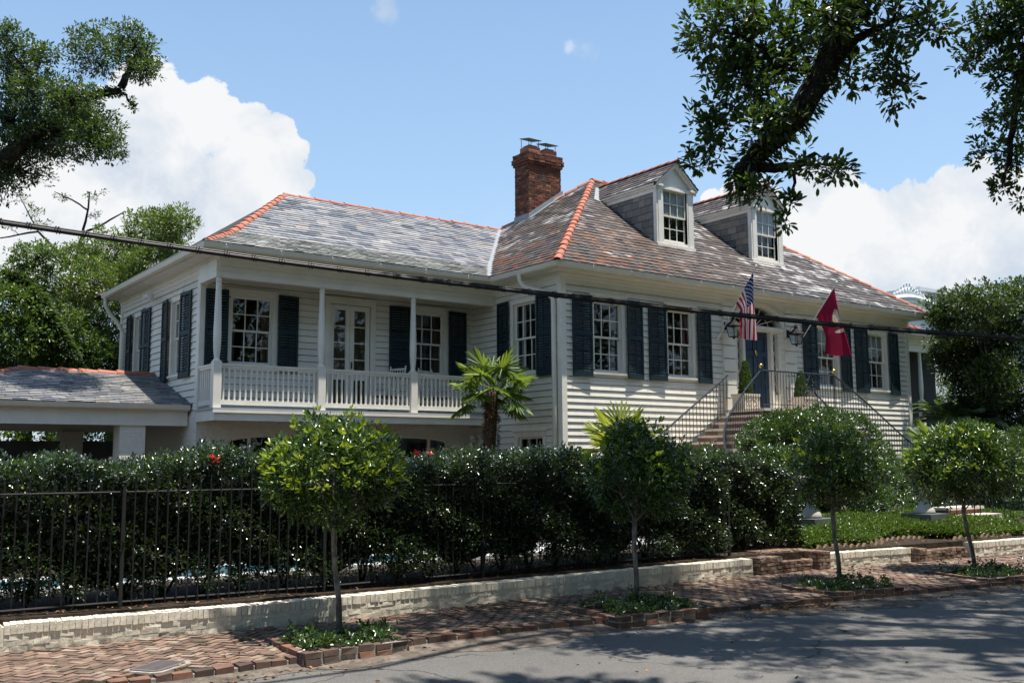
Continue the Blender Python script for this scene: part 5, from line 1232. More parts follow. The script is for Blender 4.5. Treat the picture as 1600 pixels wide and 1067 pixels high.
# ------------------------------------------------------------------ low garden walls, steps, edging
def garden_wall(name, pts, label, top=-1.425):
    t = thing(name, (pts[0][0], pts[0][1] + .1, SWW), label, 'wall', 'low white brick garden walls'); m = MB(); c = MB()
    for (xa, ya), (xb, yb) in zip(pts, pts[1:]):
        p, q = Vector((xa, ya, 0)), Vector((xb, yb, 0)); d = q - p; T = d.normalized(); N2 = Vector((-T.y, T.x, 0))
        c.obox((p + q) / 2 + N2 * .12 + Vector((0, 0, (top - .02 - 1.8) / 2)), T * (d.length / 2), N2 * .114, Vector((0, 0, (top - .02 + 1.8) / 2)))
        u = 0
        while u < d.length - .03:      # rowlock capping
            w = rng.uniform(.048, .057); w = min(w, d.length - u)
            if u + w < d.length + .01: m.obox(p + T * (u + w / 2) + N2 * (.12 + rng.uniform(-.006, .006)) + Vector((0, 0, top - .042 + rng.uniform(-.004, .003))), T * (w / 2 - .002), N2 * .125, Vector((0, 0, .042)), .003)
            u += w + .002
        for row in range(3):
            z = top - .086 - .052 * row - .026; u = -rng.uniform(0, .15)
            while u < d.length - .02:
                L = rng.uniform(.14, .165); a, b = max(0, u), min(d.length, u + L)
                if b - a > .04: m.obox(p + T * ((a + b) / 2) + N2 * (.055 + rng.uniform(-.004, .004)) + Vector((0, 0, z + rng.uniform(-.002, .002))), T * ((b - a) / 2 - .003), N2 * .05, Vector((0, 0, .0235)), .005)
                u += L
    m.build('painted_bricks', 'painted_brick', t); c.build('wall_core', 'painted_brick', t); return t
garden_wall('garden_wall', [(-16, -7.36), (-12.6, -7.42), (-10.3, -7.68), (-2.9, -7.80)], 'long low whitewashed brick wall under the black iron fence')
garden_wall('garden_wall', [(-1.36, -7.99), (0.4, -8.25)], 'short low whitewashed brick wall between the two sets of brick steps', -1.43)
garden_wall('garden_wall', [(1.95, -8.46), (3.4, -8.6), (7, -9.08)], 'low whitewashed brick wall right of the far brick steps', -1.42)
def brick_block(m, x0, x1, y0, y1, z0, z1):
    brick_shaft(m, x0, x1, y0, y1, z0, z1, .052, .15)
    y = y0
    n = max(1, round((x1 - x0) / .075)); mm = max(1, round((y1 - y0) / .15))
    for i in range(n):
        for j in range(mm):
            m.obox((x0 + (x1 - x0) * (i + .5) / n, y0 + (y1 - y0) * (j + .5) / mm, z1 - .02 + rng.uniform(-.003, .005)), Vector(((x1 - x0) / n / 2 - .005, 0, rng.uniform(-.002, .002))), Vector((0, (y1 - y0) / mm / 2 - .005, 0)), Vector((0, 0, .03)), .003)
t = thing('brick_steps', (-2.1, -7.4, SWW), 'worn red brick entrance steps between the fence and the short white wall', 'steps', 'brick steps from the pavement')
m = MB(); brick_block(m, -2.86, -2.36, -7.90, -6.7, SWW - .1, -1.43); m.build('cheek_wall', 'step_brick', t); m = MB(); brick_block(m, -1.66, -1.38, -8.02, -6.7, SWW - .1, -1.40); m.build('cheek_wall', 'step_brick', t)
m = MB(); brick_block(m, -2.35, -1.67, -7.92, -7.56, SWW - .1, -1.52); brick_block(m, -2.35, -1.67, -7.55, -6.7, SWW - .1, -1.40); m.build('step_bricks', 'step_brick', t)
m = MB(); m.wbox(-2.84, -1.40, -7.86, -6.72, SWW - .1, -1.56); m.build('mortar', 'mortar', t)
t = thing('brick_steps', (1.2, -8, SWW), 'single worn brick step between the two white walls on the right', 'steps', 'brick steps from the pavement')
m = MB(); brick_block(m, .44, .66, -8.38, -7.9, SWW - .1, -1.47); brick_block(m, .67, 1.9, -8.36, -7.6, SWW - .1, -1.50); m.build('step_bricks', 'step_brick', t)
m = MB(); m.wbox(.46, 1.88, -8.33, -7.62, SWW - .1, -1.56); m.build('mortar', 'mortar', t)
# stone steps behind the gate and at the far right, each with iron rails
def stone_steps(x, y, n, w, dx, dy, label, rails, rise=.16, run=.3):
    t = thing('stone_steps', (x, y, GZ), label, 'steps'); a = math.atan2(dy, dx); D = Vector((dx, dy, 0)).normalized(); S = Vector((-D.y, D.x, 0)); m = MB(); b = MB()
    for i in range(n):
        z = GZ + rise * (i + 1); c = Vector((x, y, 0)) + D * (run * i)
        m.obox(c + D * (run / 2) + Vector((0, 0, z - .025)), D * (run / 2 + .035), S * (w / 2 + .02), Vector((0, 0, .025)), .004); b.obox(c + D * (run / 2 + .01) + Vector((0, 0, z - .12)), D * (run / 2), S * (w / 2 - .02), Vector((0, 0, .068)))
    m.build('tread', 'pale_stone', t); b.build('riser_brick', 'kerb_brick', t)
    for sg in rails:
        r = MB(); P = [Vector((x, y, GZ + .95)) + D * (.1 + run * i) + S * sg * (w / 2 - .08) + Vector((0, 0, rise * i)) for i in range(n + 1)]
        r.tube([P[0] - D * .12 - Vector((0, 0, .02))] + P, .018, 5)
        for i, p in enumerate(P[:-1]):
            for f_ in (0, .12): r.tube([p + D * f_ + Vector((0, 0, .06 * f_)), p + D * f_ - Vector((0, 0, .80))], .010, 4)
        r.build('handrail', 'blue_iron', t)
stone_steps(-1.95, -6.55, 1, 1.3, .25, 1, 'single pale stone step behind the hedge end, with a short iron rail', (-1,))
stone_steps(4.95, -7.4, 3, 1.3, 0, 1, 'three pale stone steps with iron rails at the right edge', (-1, 1), .14, .36)
# toothed brick edging along the planted bed
e0 = MB(); e0.obox((0, 0, 0), Vector((.055, 0, 0)), Vector((0, .028, 0)), Vector((0, 0, .04)), .004)
eb = None
def edging(xa, ya, xb, yb, n):
    global eb
    for i in range(n):
        x, y = xa + (xb - xa) * i / n, ya + (yb - ya) * i / n
        if eb is None: o = eb = e0.build('edging_brick', 'edging_brick')
        else: o = eb.copy(); COL.objects.link(o)
        tag(o, 'tilted sandy brick in the toothed edging of the planted bed', 'brick', 'toothed brick edging')
        o.location = (x, y, GZ + .0 + rng.uniform(-.01, .015)); o.rotation_euler = (rng.uniform(-.1, .1), R_(40) + rng.uniform(-.12, .12), math.atan2(yb - ya, xb - xa))
edging(-1.25, -6.9, -1.28, -7.62, 5); edging(-1.2, -7.70, .35, -7.92, 11); edging(.4, -7.45, 1.9, -7.62, 11); edging(2.0, -8.12, 3.6, -8.3, 11)
# brick kerbed tree beds
def bed(i, poly, label):
    cx = sum(p[0] for p in poly) / 4; cy = sum(p[1] for p in poly) / 4; t = thing('tree_bed', (cx, cy, SWW), label, 'planter', 'brick edged street tree beds')
    m = MB(); c = MB()
    for (xa, ya), (xb, yb) in zip(poly, poly[1:] + poly[:1]):
        p, q = Vector((xa, ya, 0)), Vector((xb, yb, 0)); d = q - p; T = d.normalized(); N2 = Vector((-T.y, T.x, 0))
        if N2.dot(Vector((cx, cy, 0)) - p) < 0: N2 = -N2
        n = round(d.length / .178)
        for row, z in ((0, -1.666), (1, -1.725), (2, -1.775)):
            for j in range(n):
                if row and rng.random() < .25: continue
                L = d.length / n; m.obox(p + T * (L * (j + .5)) + N2 * (.05 - .01 * row) + Vector((0, 0, z + rng.uniform(-.008, .008))), T * (L / 2 - .013), N2 * .05, Vector((0, rng.uniform(-.002, .002), .0245)), .007)
        c.obox((p + q) / 2 + N2 * .055 + Vector((0, 0, -1.76)), T * (d.length / 2 - .01), N2 * .042, Vector((0, 0, .11)))
    m.build('brick_edge', 'kerb_brick', t); c.build('mortar', 'mortar', t)
    s = MB(); s.face([(cx + (x - cx) * .93, cy + (y - cy) * .93, -1.665) for x, y in poly]); s.build('soil', 'soil', t)
    n = 210; u, v = nrg.random(n), nrg.random(n); P = [np.array(p) for p in poly]
    xy = ((1 - u) * (1 - v))[:, None] * P[0] + (u * (1 - v))[:, None] * P[3] + (u * v)[:, None] * P[2] + ((1 - u) * v)[:, None] * P[1]
    xy = np.array([cx, cy]) + (xy - np.array([cx, cy])) * .86
    cz = -1.65 + .05 * nrg.random(n) + .13 * (nrg.random(n) > .88) * nrg.random(n) + .03 * np.sin(xy[:, 0] * 9)
    p_, d_, l_ = rosettes(np.stack([xy[:, 0], xy[:, 1], cz], 1), np.tile([0, 0, 1.0], (n, 1)), 9, .045, 1.0, .035)
    o = leaves('bed_groundcover', 'vine_leaf', p_, d_, l_, .55, .2); tag(o, kind='stuff', label='low glossy ground cover filling the tree bed', cat='ground cover')
for i, (pl, lb) in enumerate(zip(PLANTERS, ('brick edged tree bed nearest the utility cover, in sun and shade', 'brick edged tree bed in front of the black fence, half in shade', 'brick edged tree bed in front of the short white wall', 'rightmost brick edged tree bed, by the far brick step'))): bed(i, pl, lb)
t = thing('utility_cover', (-11.66, -8.81, SWW), 'small iron utility cover with rounded corners set in the brick pavement', 'utility cover')
m = MB(); c, s_ = math.cos(-.95), math.sin(-.95)
def rr(w, h, r): return [(sx * (w - r) + r * math.cos(a), sy * (h - r) + r * math.sin(a)) for sx, sy, a0 in ((1, 1, 0), (-1, 1, 90), (-1, -1, 180), (1, -1, 270)) for a in (R_(a0 + q * 22.5) for q in range(5))]
W2 = lambda p, z: (-11.66 + p[0] * c - p[1] * s_, -8.81 + p[0] * s_ + p[1] * c, z)
zc_ = sw_z(-11.66, -8.81) + .004
m.prism([W2(p, zc_ - .02) for p in rr(.15, .21, .07)], (0, 0, .026))
for i in range(9): m.prism([W2(p, zc_ + .006) for p in ((-.11, -.16 + i * .04), (.11, -.16 + i * .04), (.11, -.142 + i * .04), (-.11, -.142 + i * .04))], (0, 0, .004))
m.build('lid', 'cover_iron', t); m = MB(); m.prism([W2(p, zc_ - .03) for p in rr(.185, .245, .07)], (0, 0, .028)); m.build('concrete_collar', 'mortar', t)
# urn pedestals standing in the bed
def pedestal(x, y, z, label):
    t = thing('garden_urn', (x, y, z), label, 'urn', 'stone urns in the bed')
    m = MB(); m.wbox(x - .30, x + .30, y - .30, y + .30, z - .12, z + .045); m.build('plinth', 'dark_stone_and_shade', t)
    m = MB(); m.lathe((x, y, z + .045), [(r_ * .68, h_ * .72) for r_, h_ in ((.27, 0), (.275, .05), (.25, .12), (.17, .20), (.11, .28), (.085, .36), (.09, .42), (.13, .44), (.13, .48), (.10, .5), (.22, .62), (.33, .80), (.36, .92), (.40, .96), (.40, 1.0), (.30, 1.0), (.28, .93))], 22); m.build('bowl', 'urn_stone', t, True)
pedestal(.24, -6.48, -1.07, 'grey stone urn foot under the third street tree'); pedestal(2.95, -7.0, -1.07, 'grey stone urn foot under the rightmost street tree')

# ------------------------------------------------------------------ iron fence
fe = thing('iron_fence', (-8, -7.35, GZ), 'black iron picket fence with spear posts in front of the long hedge', 'fence')
fy = lambda x: wall_y(x) + .33
PX = [-13.65, -11.55, -9.46, -7.38, -5.2, -3.02]
for xa, xb in zip(PX, PX[1:]):
    m = MB(); m.tube([(xa, fy(xa), -1.34), (xb, fy(xb), -1.34)], .012, 4); m.tube([(xa, fy(xa), -.28), (xb, fy(xb), -.28)], .009, 4)
    r = m.build('rail_panel', 'black_iron', fe); n = 19; p0 = None
    for i in range(n):
        x = xa + (xb - xa) * (i + 1) / (n + 1)
        if p0 is None: mm = MB(); mm.tube([(0, 0, 0), (0, 0, 1.20), (0, 0, 1.27)], [.0075, .0075, .001], 4); o = p0 = mm.build('picket', 'black_iron', r)
        else: o = p0.copy(); COL.objects.link(o)
        o.parent = r; o.matrix_parent_inverse = Matrix(); o.matrix_basis = Matrix.Translation((x, fy(x), -1.38))
for x in PX:
    m = MB(); m.wbox(x - .017, x + .017, fy(x) - .017, fy(x) + .017, -1.42, -.20); m.lathe((x, fy(x), -.20), [(.024, 0), (.027, .015), (.016, .03), (.02, .05), (.016, .08), (.002, .12)], 8); m.build('post', 'black_iron', fe)
m = MB(); m.wbox(-2.5, -2.44, -6.33, -6.27, -1.4, .12); m.lathe((-2.47, -6.3, .12), [(.04, 0), (.045, .02), (.025, .04), (.03, .06), (.002, .12)], 8); m.build('post', 'black_iron', fe)

# ------------------------------------------------------------------ overhead cable
m = MB(); P = [Vector(p) for p in CABLE]; P = [P[0] + (P[0] - P[1]) * 4 + Vector((0, 0, .12)), P[0] + (P[0] - P[1]) * 1.5] + P + [P[-1] + (P[-1] - P[-2]) * 2, P[-1] + (P[-1] - P[-2]) * 6 + Vector((0, 0, .3))]
m.tube(P, .021, 8); 
t = thing('overhead_cable', tuple(P[2]), 'thick black overhead cable sagging across the whole view', 'cable'); m.build('cable', 'cable_black', t, True)
m = MB(); m.tube([p + Vector((0, 0, .027)) for p in P], .009, 6)
for a, b in zip(P[1:], P[2:-1]):
    d = b - a; n = 5; T = d.normalized(); S = T.cross(Vector((0, 0, 1))).normalized(); Un = S.cross(T)
    for i in range(n):
        c = a + d * (i / n); m.tube([c + T * (.05 * (q / 14 - .5)) + (S * math.cos(q * .9) + Un * math.sin(q * .9)) * .036 + Un * .008 for q in range(15)], .004, 4)
m.build('lashing', 'cable_black', t)

# ------------------------------------------------------------------ plants
def branch(m, p, q, r0, r1, wob=.12, n=5, sides=5):
    p, q = Vector(p), Vector(q); d = q - p; L = d.length; pts = []
    for i in range(n + 1):
        t = i / n; w = math.sin(t * math.pi) * wob * L; pts.append(p + d * t + Vector((rng.uniform(-w, w), rng.uniform(-w, w), rng.uniform(-w, w) * .7)))
    m.tube(pts, [r0 + (r1 - r0) * i / n for i in range(n + 1)], sides, False); return pts
def nearest(pts, c): return min(pts, key=lambda p: (p - c).length)
def tree(name, label, cat, base, limbs, lobes, leafmat, barkmat, leaf, per, k, group=None, shell=.35, lw=.42, twigs=.25, spread=.95, extra=None):
    t = thing(name, base, label, cat, group); m = MB(); pts = []
    for lb in limbs:
        P = [Vector(p[:3]) for p in lb]; Rr = [p[3] for p in lb]
        Q, RR = [P[0]], [Rr[0]]
        for a, b, ra_, rb_ in zip(P, P[1:], Rr, Rr[1:]):
            for i in range(1, 5):
                f = i / 4; w = (b - a).length * .03 * math.sin(f * math.pi); Q.append(a.lerp(b, f) + Vector((rng.uniform(-w, w), rng.uniform(-w, w), rng.uniform(-w, w)))); RR.append((ra_ + (rb_ - ra_) * f) * rng.uniform(.93, 1.08))
        m.tube(Q, RR, 10); pts += [(q, r) for q, r in zip(Q, RR)]
    LP = [q for q, r in pts]; LR = {tuple(q): r for q, r in pts}
    Cc, Dd = lobe_points(lobes, per, shell)
    for x, y, z, rh, rv, *_ in lobes:
        c = Vector((x, y, z)); q = nearest(LP, c); r = min(LR[tuple(q)] * .5, .035 + .035 * rh)
        if (q - c).length > .1:
            bp = branch(m, q, c, r, r * .45, .09, 5, 5)
            for b_ in bp[2:]: LP.append(b_); LR[tuple(b_)] = r * .6
    for c in Cc:
        if rng.random() < twigs:
            c = Vector(c); q = nearest(LP, c)
            if (q - c).length < 1.6: branch(m, q, c, min(LR[tuple(q)] * .45, .012 + .0025 * leaf / .05), .003, .12, 3, 3)
    m.build('trunk', barkmat, t, True)
    p_, d_, l_ = rosettes(Cc, Dd, k, leaf, spread, leaf * .9)
    leaves('crown', leafmat, p_, d_, l_, lw, .22, t)
    if extra: extra(t)
    return t
def L4(lst): return [(a[0], a[1], a[2], a[3]) for a in lst]

# four lollipop street trees
LT = [((-9.79, -8.40, -1.63), (-9.86, -8.4, -.70), (-9.87, -8.42, -.13), .67, .64, 'round clipped street tree nearest the camera, sunlit, with bright young leaves', 1),
      ((-6.08, -8.70, -1.63), (-6.10, -8.72, -.75), (-6.0, -8.72, -.17), .68, .68, 'dark round clipped street tree in front of the fence end, mostly shaded', 0),
      ((-2.62, -9.05, -1.63), (-2.78, -9.1, -.72), (-2.70, -9.1, -.17), .66, .62, 'dark round clipped street tree before the big clipped shrub', 0),
      ((0.06, -9.50, -1.63), (-.18, -9.5, -.78), (-.05, -9.5, -.13), .86, .62, 'rightmost round clipped street tree with a leaning trunk', .4)]
for b, tp, c, rh, rv, lb, young in LT:
    t = thing('street_tree', b, lb, 'tree', 'round clipped street trees'); m = MB()
    P = [Vector(b) - Vector((0, 0, .05)), Vector(b).lerp(Vector(tp), .3) + Vector((.015, 0, 0)), Vector(b).lerp(Vector(tp), .65) - Vector((.012, 0, 0)), Vector(tp), Vector(c)]
    m.tube(P, [.036, .030, .028, .030, .02], 8)
    for i in range(16):
        a = rng.uniform(0, 6.28); e = rng.uniform(-.3, 1.1); q = Vector(c) + Vector((math.cos(a) * math.cos(e) * rh, math.sin(a) * math.cos(e) * rh, math.sin(e) * rv)) * .75
        branch(m, Vector(tp) + Vector((0, 0, rng.uniform(-.02, .3))), q, .013, .004, .10, 4, 4)
    m.build('trunk', 'pale_bark', t, True)
    lb_ = [(c[0], c[1], c[2], rh * .78, rv * .82)]
    for q in range(20):
        a = q * 2.4 + rng.uniform(-.4, .4); e = rng.uniform(-.95, 1.25); rr_ = rng.uniform(.26, .42) * rh
        lb_.append((c[0] + math.cos(a) * math.cos(e) * rh * .68, c[1] + math.sin(a) * math.cos(e) * rh * .68, c[2] + math.sin(e) * rv * .68, rr_, rr_ * .85))
    Cc, u = lobe_points(lb_, 330, .55)
    A_ = rosettes(Cc, u, 11, .06, .95, .055)
    # pale young shoots standing out of the outline
    n2 = int(35 + 120 * young); u = nrg.normal(size=(n2, 3)); u[:, 2] = np.abs(u[:, 2]) * .8 - .25; u /= np.linalg.norm(u, axis=1)[:, None]
    Cc = np.array(c) + u * np.array([rh, rh, rv]) * nrg.uniform(.92, 1.06, (n2, 1)); B_ = rosettes(Cc, u * .8 + np.array([0, 0, .7]), 7, .07, .6, .02)
    leaves('crown', ['holly_leaf', 'holly_young'], np.concatenate([A_[0], B_[0]]), np.concatenate([A_[1], B_[1]]), np.concatenate([A_[2], B_[2]]), .40, .2, t, None, [0] * len(A_[0]) + [1] * len(B_[0]))

# the long hedge: dense above, bare stems below
he = thing('hedge', (-7.5, -6.75, GZ), 'long dark glossy clipped hedge standing behind the black iron fence', 'hedge')
HX0, HX1 = -14.2, -1.25
def hedge_top(x): return .0 + .05 * math.sin(x * 1.7) + .05 * math.sin(x * 4.1 + 1) + .03 * math.sin(x * 8.3) - (.30 * max(0, (x + 2.2) / .95) ** 2 if x > -2.2 else 0)
def hedge_front(x): return wall_y(x) + .50 - .12 * min(1, max(0, (x + 11) / 3)) - .08 * min(1, max(0, (x + 9.8) / 1.5)) + (.35 if x > -3.1 else 0) * min(1, max(0, (x + 3.4) / .5)) + .06 * math.sin(x * 2.3) + .04 * math.sin(x * 6.1)
N = 19000; xs_ = nrg.uniform(HX0, HX1, N); f = nrg.random(N)
Cc = []; Dd = []
for x, q in zip(xs_, f):
    zt = hedge_top(x); yf_ = hedge_front(x)
    if q < .66:
        z = zt - (zt + 1.27) * nrg.random(); dens = max(0, (z + 1.3) / .22)
        if z < -.95 and math.sin(x * 2.9) + math.sin(x * 7.3 + 2) + 2.2 * (z + 1.06) < -1.1 and nrg.random() < .75: continue
        depth = .22 * nrg.random() ** 2 + (.10 * math.sin(z * 9 + x * 5)) * .4; Cc.append((x, yf_ + depth, z)); Dd.append((0, -.8, .45))
    elif q < .88: Cc.append((x, yf_ + nrg.random() * 1.25, zt - .06 * nrg.random() + .12 * nrg.random() ** 4)); Dd.append((0, -.15, 1))
    else: Cc.append((x, yf_ + .25 + nrg.random() * 1.0, -1.2 + 1.2 * nrg.random())); Dd.append((0, -.3, .6))
A_ = rosettes(np.array(Cc), np.array(Dd), 11, .047, 1.0, .06)
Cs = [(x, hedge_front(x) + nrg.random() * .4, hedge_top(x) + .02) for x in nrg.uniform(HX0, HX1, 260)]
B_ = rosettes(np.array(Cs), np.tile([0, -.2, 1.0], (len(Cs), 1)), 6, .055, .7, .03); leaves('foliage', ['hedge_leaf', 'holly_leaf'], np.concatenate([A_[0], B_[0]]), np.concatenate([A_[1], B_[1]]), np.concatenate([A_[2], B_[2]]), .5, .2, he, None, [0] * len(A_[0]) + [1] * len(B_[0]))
m = MB(); nx, nz = 90, 8     # solid near-black body painted as the shade deep in the hedge
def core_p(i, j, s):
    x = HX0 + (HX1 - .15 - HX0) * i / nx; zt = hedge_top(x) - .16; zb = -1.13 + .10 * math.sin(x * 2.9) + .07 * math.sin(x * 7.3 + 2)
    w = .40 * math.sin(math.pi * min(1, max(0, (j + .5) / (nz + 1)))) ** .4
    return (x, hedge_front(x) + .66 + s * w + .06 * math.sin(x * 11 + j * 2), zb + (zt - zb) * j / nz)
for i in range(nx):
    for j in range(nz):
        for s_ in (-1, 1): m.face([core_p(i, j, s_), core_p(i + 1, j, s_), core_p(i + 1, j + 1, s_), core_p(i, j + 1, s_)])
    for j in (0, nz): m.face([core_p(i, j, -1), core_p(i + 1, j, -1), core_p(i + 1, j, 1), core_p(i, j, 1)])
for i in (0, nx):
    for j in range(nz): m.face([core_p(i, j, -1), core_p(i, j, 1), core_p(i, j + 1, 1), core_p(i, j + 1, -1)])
m.build('shade_core', 'hedge_shade_core', he)
m = MB(); x = HX0
while x < HX1:
    y = hedge_front(x) + .3
    for q in range(4): branch(m, (x, y, GZ - .02), (x + rng.uniform(-.35, .35), y + rng.uniform(-.25, .2), rng.uniform(-.9, -.3)), .018, .008, .08, 4, 4)
    x += rng.uniform(.32, .5)
m.build('stems', 'dark_bark', he)
# a few red hibiscus flowers poking out of the hedge top
def flower(x, y, z, label):
    n = 16; c = np.tile([x, y, z], (n, 1)) + nrg.normal(size=(n, 3)) * .02; o = leaves('red_flower', 'red_petal', c, nrg.normal(size=(n, 3)) + np.array([0, -.6, .2]), .045, .7, .2); tag(o, label, 'flower', 'red flowers on the hedge')
for x, y, z, lb in ((-10.66, -7.2, .04, 'red flower on the hedge near the carport pier'), (-8.2, -7.2, .10, 'red flower on the hedge right of the nearest street tree'), (-7.95, -7.1, .10, 'small red flower on the hedge beside the arched window')): flower(x, y, z, lb)

# clipped shrub mass before the stairs
def shrub(name, label, lobes, leafmat, leaf, per, k, group=None, young=None):
    base = (lobes[0][0], lobes[0][1], GZ); t = thing(name, base, label, 'shrub', group)
    Cc, Dd = lobe_points(lobes, per, .82); p_, d_, l_ = rosettes(Cc, Dd, k, leaf, .95, leaf); leaves('foliage', leafmat, p_, d_, l_, .52, .2, t)
    for x, y, z, rh, rv in lobes:
        for q in range(2):
            m = MB(); branch(m, (x + rng.uniform(-.15, .15), y + rng.uniform(-.1, .1), GZ - .05), (x + rng.uniform(-.5, .5) * rh, y + rng.uniform(-.5, .5) * rh, z + rng.uniform(-.2, .6) * rv), .022, .008, .08, 4, 4); m.build('stem', 'dark_bark', t)
    return t
shrub('clipped_shrub', 'large dense clipped shrub mound hiding the foot of the front stairs', BUSH, 'vine_leaf', .062, 620, 9)
shrub('leafy_shrub', 'mid green leafy shrub at the house corner behind the rightmost street tree', BUSH_RIGHT, 'vine_leaf', .06, 480, 9)
# ground cover of the planted bed: a low undulating carpet
N = 15000; x = nrg.uniform(-1.35, 6.5, N); x = np.where((x > 4.2) & (x < 5.7), x - 3.0, x); yb = np.array([wall_y(v) for v in x]); ss_ = lambda t: (lambda q: q * q * (3 - 2 * q))(min(1, max(0, t)))
bf = lambda v: wall_y(v) + .36 + .56 * ss_((v - .05) / .45) * ss_((2.3 - v) / .45)
yb = np.array([bf(v) for v in x]); y = yb + nrg.random(N) ** 1.3 * 4.2
h = np.where(nrg.random(len(y)) < .5, 1, nrg.random(len(y))) * np.clip(.08 + (y - yb) * .40, 0, .21) + .05 * np.sin(x * 3.1) * np.sin(y * 2.7) + .012 * nrg.normal(size=len(x))
Cc = np.stack([x, y, GZ + .03 + h], 1); p_, d_, l_ = rosettes(Cc, np.tile([0, -.5, 1.0], (len(Cc), 1)), 10, .047, 1.05, .05)
o = leaves('ground_cover', 'cover_leaf', p_, d_, l_, .55, .2); tag(o, 'bright green low ground cover carpeting the sunny bed', 'ground cover', kind='stuff')
m = MB()
for i in range(28):
    for j in range(16):
        f_ = lambda a, b: (-1.3 + a * .25, bf(-1.3 + a * .25) + .03 + b * .28, GZ - .06 if b == 0 or a == 0 else GZ + min(.2, .06 + b * .28 * .42) * .9)
        m.face([f_(i, j), f_(i + 1, j), f_(i + 1, j + 1), f_(i, j + 1)])
struct('planting_mound', m, 'soil')

# fan palms
def palm(name, label, crown, trunk, nl, R0, pet, mat, seed, droop=.25, tilt=(-.25, 1.2), group=None, dead=0):
    t = thing(name, (crown[0], crown[1], GZ), label, 'palm', group); r_ = random.Random(seed); c = Vector(crown)
    if trunk:
        m = MB(); P = [Vector(p[:3]) for p in trunk]; m.tube(P, [p[3] for p in trunk], 14)
        m.build('trunk', 'palm_fibre', t, True)
        # shaggy fibre and old leaf bases
        n = 1500; tt = nrg.random(n); a = nrg.random(n) * 6.283; z0, z1 = P[0].z, P[-1].z
        pz = z0 + (z1 - z0) * tt; pxy = np.array([tuple(P[0].lerp(P[-1], q)) for q in tt]); rr_ = np.interp(tt, np.linspace(0, 1, len(trunk)), [p[3] for p in trunk])
        pos = np.stack([pxy[:, 0] + rr_ * np.cos(a), pxy[:, 1] + rr_ * np.sin(a), pz], 1); dd = np.stack([np.cos(a), np.sin(a), nrg.uniform(-.9, 1.0, n)], 1)
        leaves('trunk_fibre', 'palm_fibre', pos, dd, .09 * nrg.uniform(.4, 1.3, n), .3, .1, t)
    m = MB(); pos, dr, ln, up = [], [], [], []
    dpos, ddr, dln = [], [], []
    for i in range(nl):
        az = 2.4 * i + r_.uniform(-.3, .3); el = tilt[0] + (tilt[1] - tilt[0]) * ((i + .5) / nl); D = Vector((math.cos(az) * math.cos(el), math.sin(az) * math.cos(el), math.sin(el)))
        L = pet * r_.uniform(.8, 1.15); hub = c + D * L - Vector((0, 0, .10 * L * (1 - max(0, math.sin(el)))))
        m.tube([c, c.lerp(hub, .5) + Vector((0, 0, .03)), hub], [.014, .011, .008], 4)
        S = D.cross(Vector((0, 0, 1))).normalized(); Un = S.cross(D); nf = 26; isdead = i < dead
        for q in range(nf):
            th = (q / (nf - 1) - .5) * R_(250); seg = (D * math.cos(th) + S * math.sin(th)).normalized(); rl = R0 * (1 - .22 * abs(th) / 2.2) * r_.uniform(.9, 1.05)
            a = hub; nseg = 3
            fall = droop * (1.2 if isdead else 1)
            for s3 in range(1):
                pos.append(tuple(hub)) ; dr.append(tuple(seg + Un * .12 - Vector((0, 0, fall * (.5 + .5 * abs(math.sin(th))))))); ln.append(rl); up.append(tuple(Un))
    m.build('petioles', mat, t)
    leaves('fronds', mat, pos, dr, np.array(ln), .105, .12, t, np.array(up))
    return t
palm('fan_palm', 'shaggy trunked fan palm standing before the gallery', (-1.42, .75, 1.62), [(-1.56, .75, -1.4, .14), (-1.57, .75, -.4, .14), (-1.50, .75, .6, .145), (-1.44, .75, 1.25, .135), (-1.42, .75, 1.55, .11)], 19, .56, .58, 'palm_leaf', 3, .62, (-.6, 1.2))
palm('fan_palm', 'yellow green fan palm rising behind the second street tree', (-.5, -2.5, .2), None, 12, .62, .5, 'yellow_palm', 5, .22, (-.1, 1.3))
palm('fan_palm', 'small fan palm at the right house corner by the stair railing', (12.0, -2.0, .2), None, 11, .55, .5, 'palm_leaf', 6, .25, (.0, 1.3))
# feathery palms: a bright cycad in front of the shrub and grey fronds by the right corner
def feather(name, label, c, n, L, mat, seed, lift, group=None, az0=0, az1=6.283):
    t = thing(name, (c[0], c[1], GZ), label, 'palm', group); r_ = random.Random(seed); m = MB(); pos, dr, ln = [], [], []
    for i in range(n):
        az = az0 + (az1 - az0) * (i + r_.random() * .6) / n; el = lift * r_.uniform(.7, 1.25); D = Vector((math.cos(az) * math.cos(el), math.sin(az) * math.cos(el), math.sin(el))); pts = []
        for q in range(13): u = q / 12; pts.append(Vector(c) + D * L * u - Vector((0, 0, .55 * L * u * u)))
        m.tube(pts, [.012 * (1 - .8 * q / 12) for q in range(13)], 4)
        S = D.cross(Vector((0, 0, 1))).normalized()
        for q in range(52):
            u = .1 + .9 * q / 52; p = Vector(c) + D * L * u - Vector((0, 0, .55 * L * u * u)); T = (D - Vector((0, 0, 1.1 * u))).normalized()
            for sg in (-1, 1): pos.append(tuple(p)); dr.append(tuple(S * sg + T * .55 + Vector((0, 0, .18)))); ln.append(L * .24 * math.sin(math.pi * min(1, u * .93 + .07)) ** .6)
    m.build('rachis', mat, t); leaves('fronds', mat, pos, dr, np.array(ln), .10, .1, t)
feather('cycad', 'bright yellow green feathery cycad left of the third street tree', (2.0, -4.9, -.75), 13, .85, 'yellow_palm', 4, .95)
feather('feather_palm', 'grey green arching palm fronds beyond the right house corner', (15.3, -.9, .9), 14, 1.9, 'grey_palm', 8, .75)
feather('feather_palm', 'taller dark palm fronds against the right gallery column', (17.4, .6, 1.2), 12, 2.1, 'grey_palm', 9, .9)

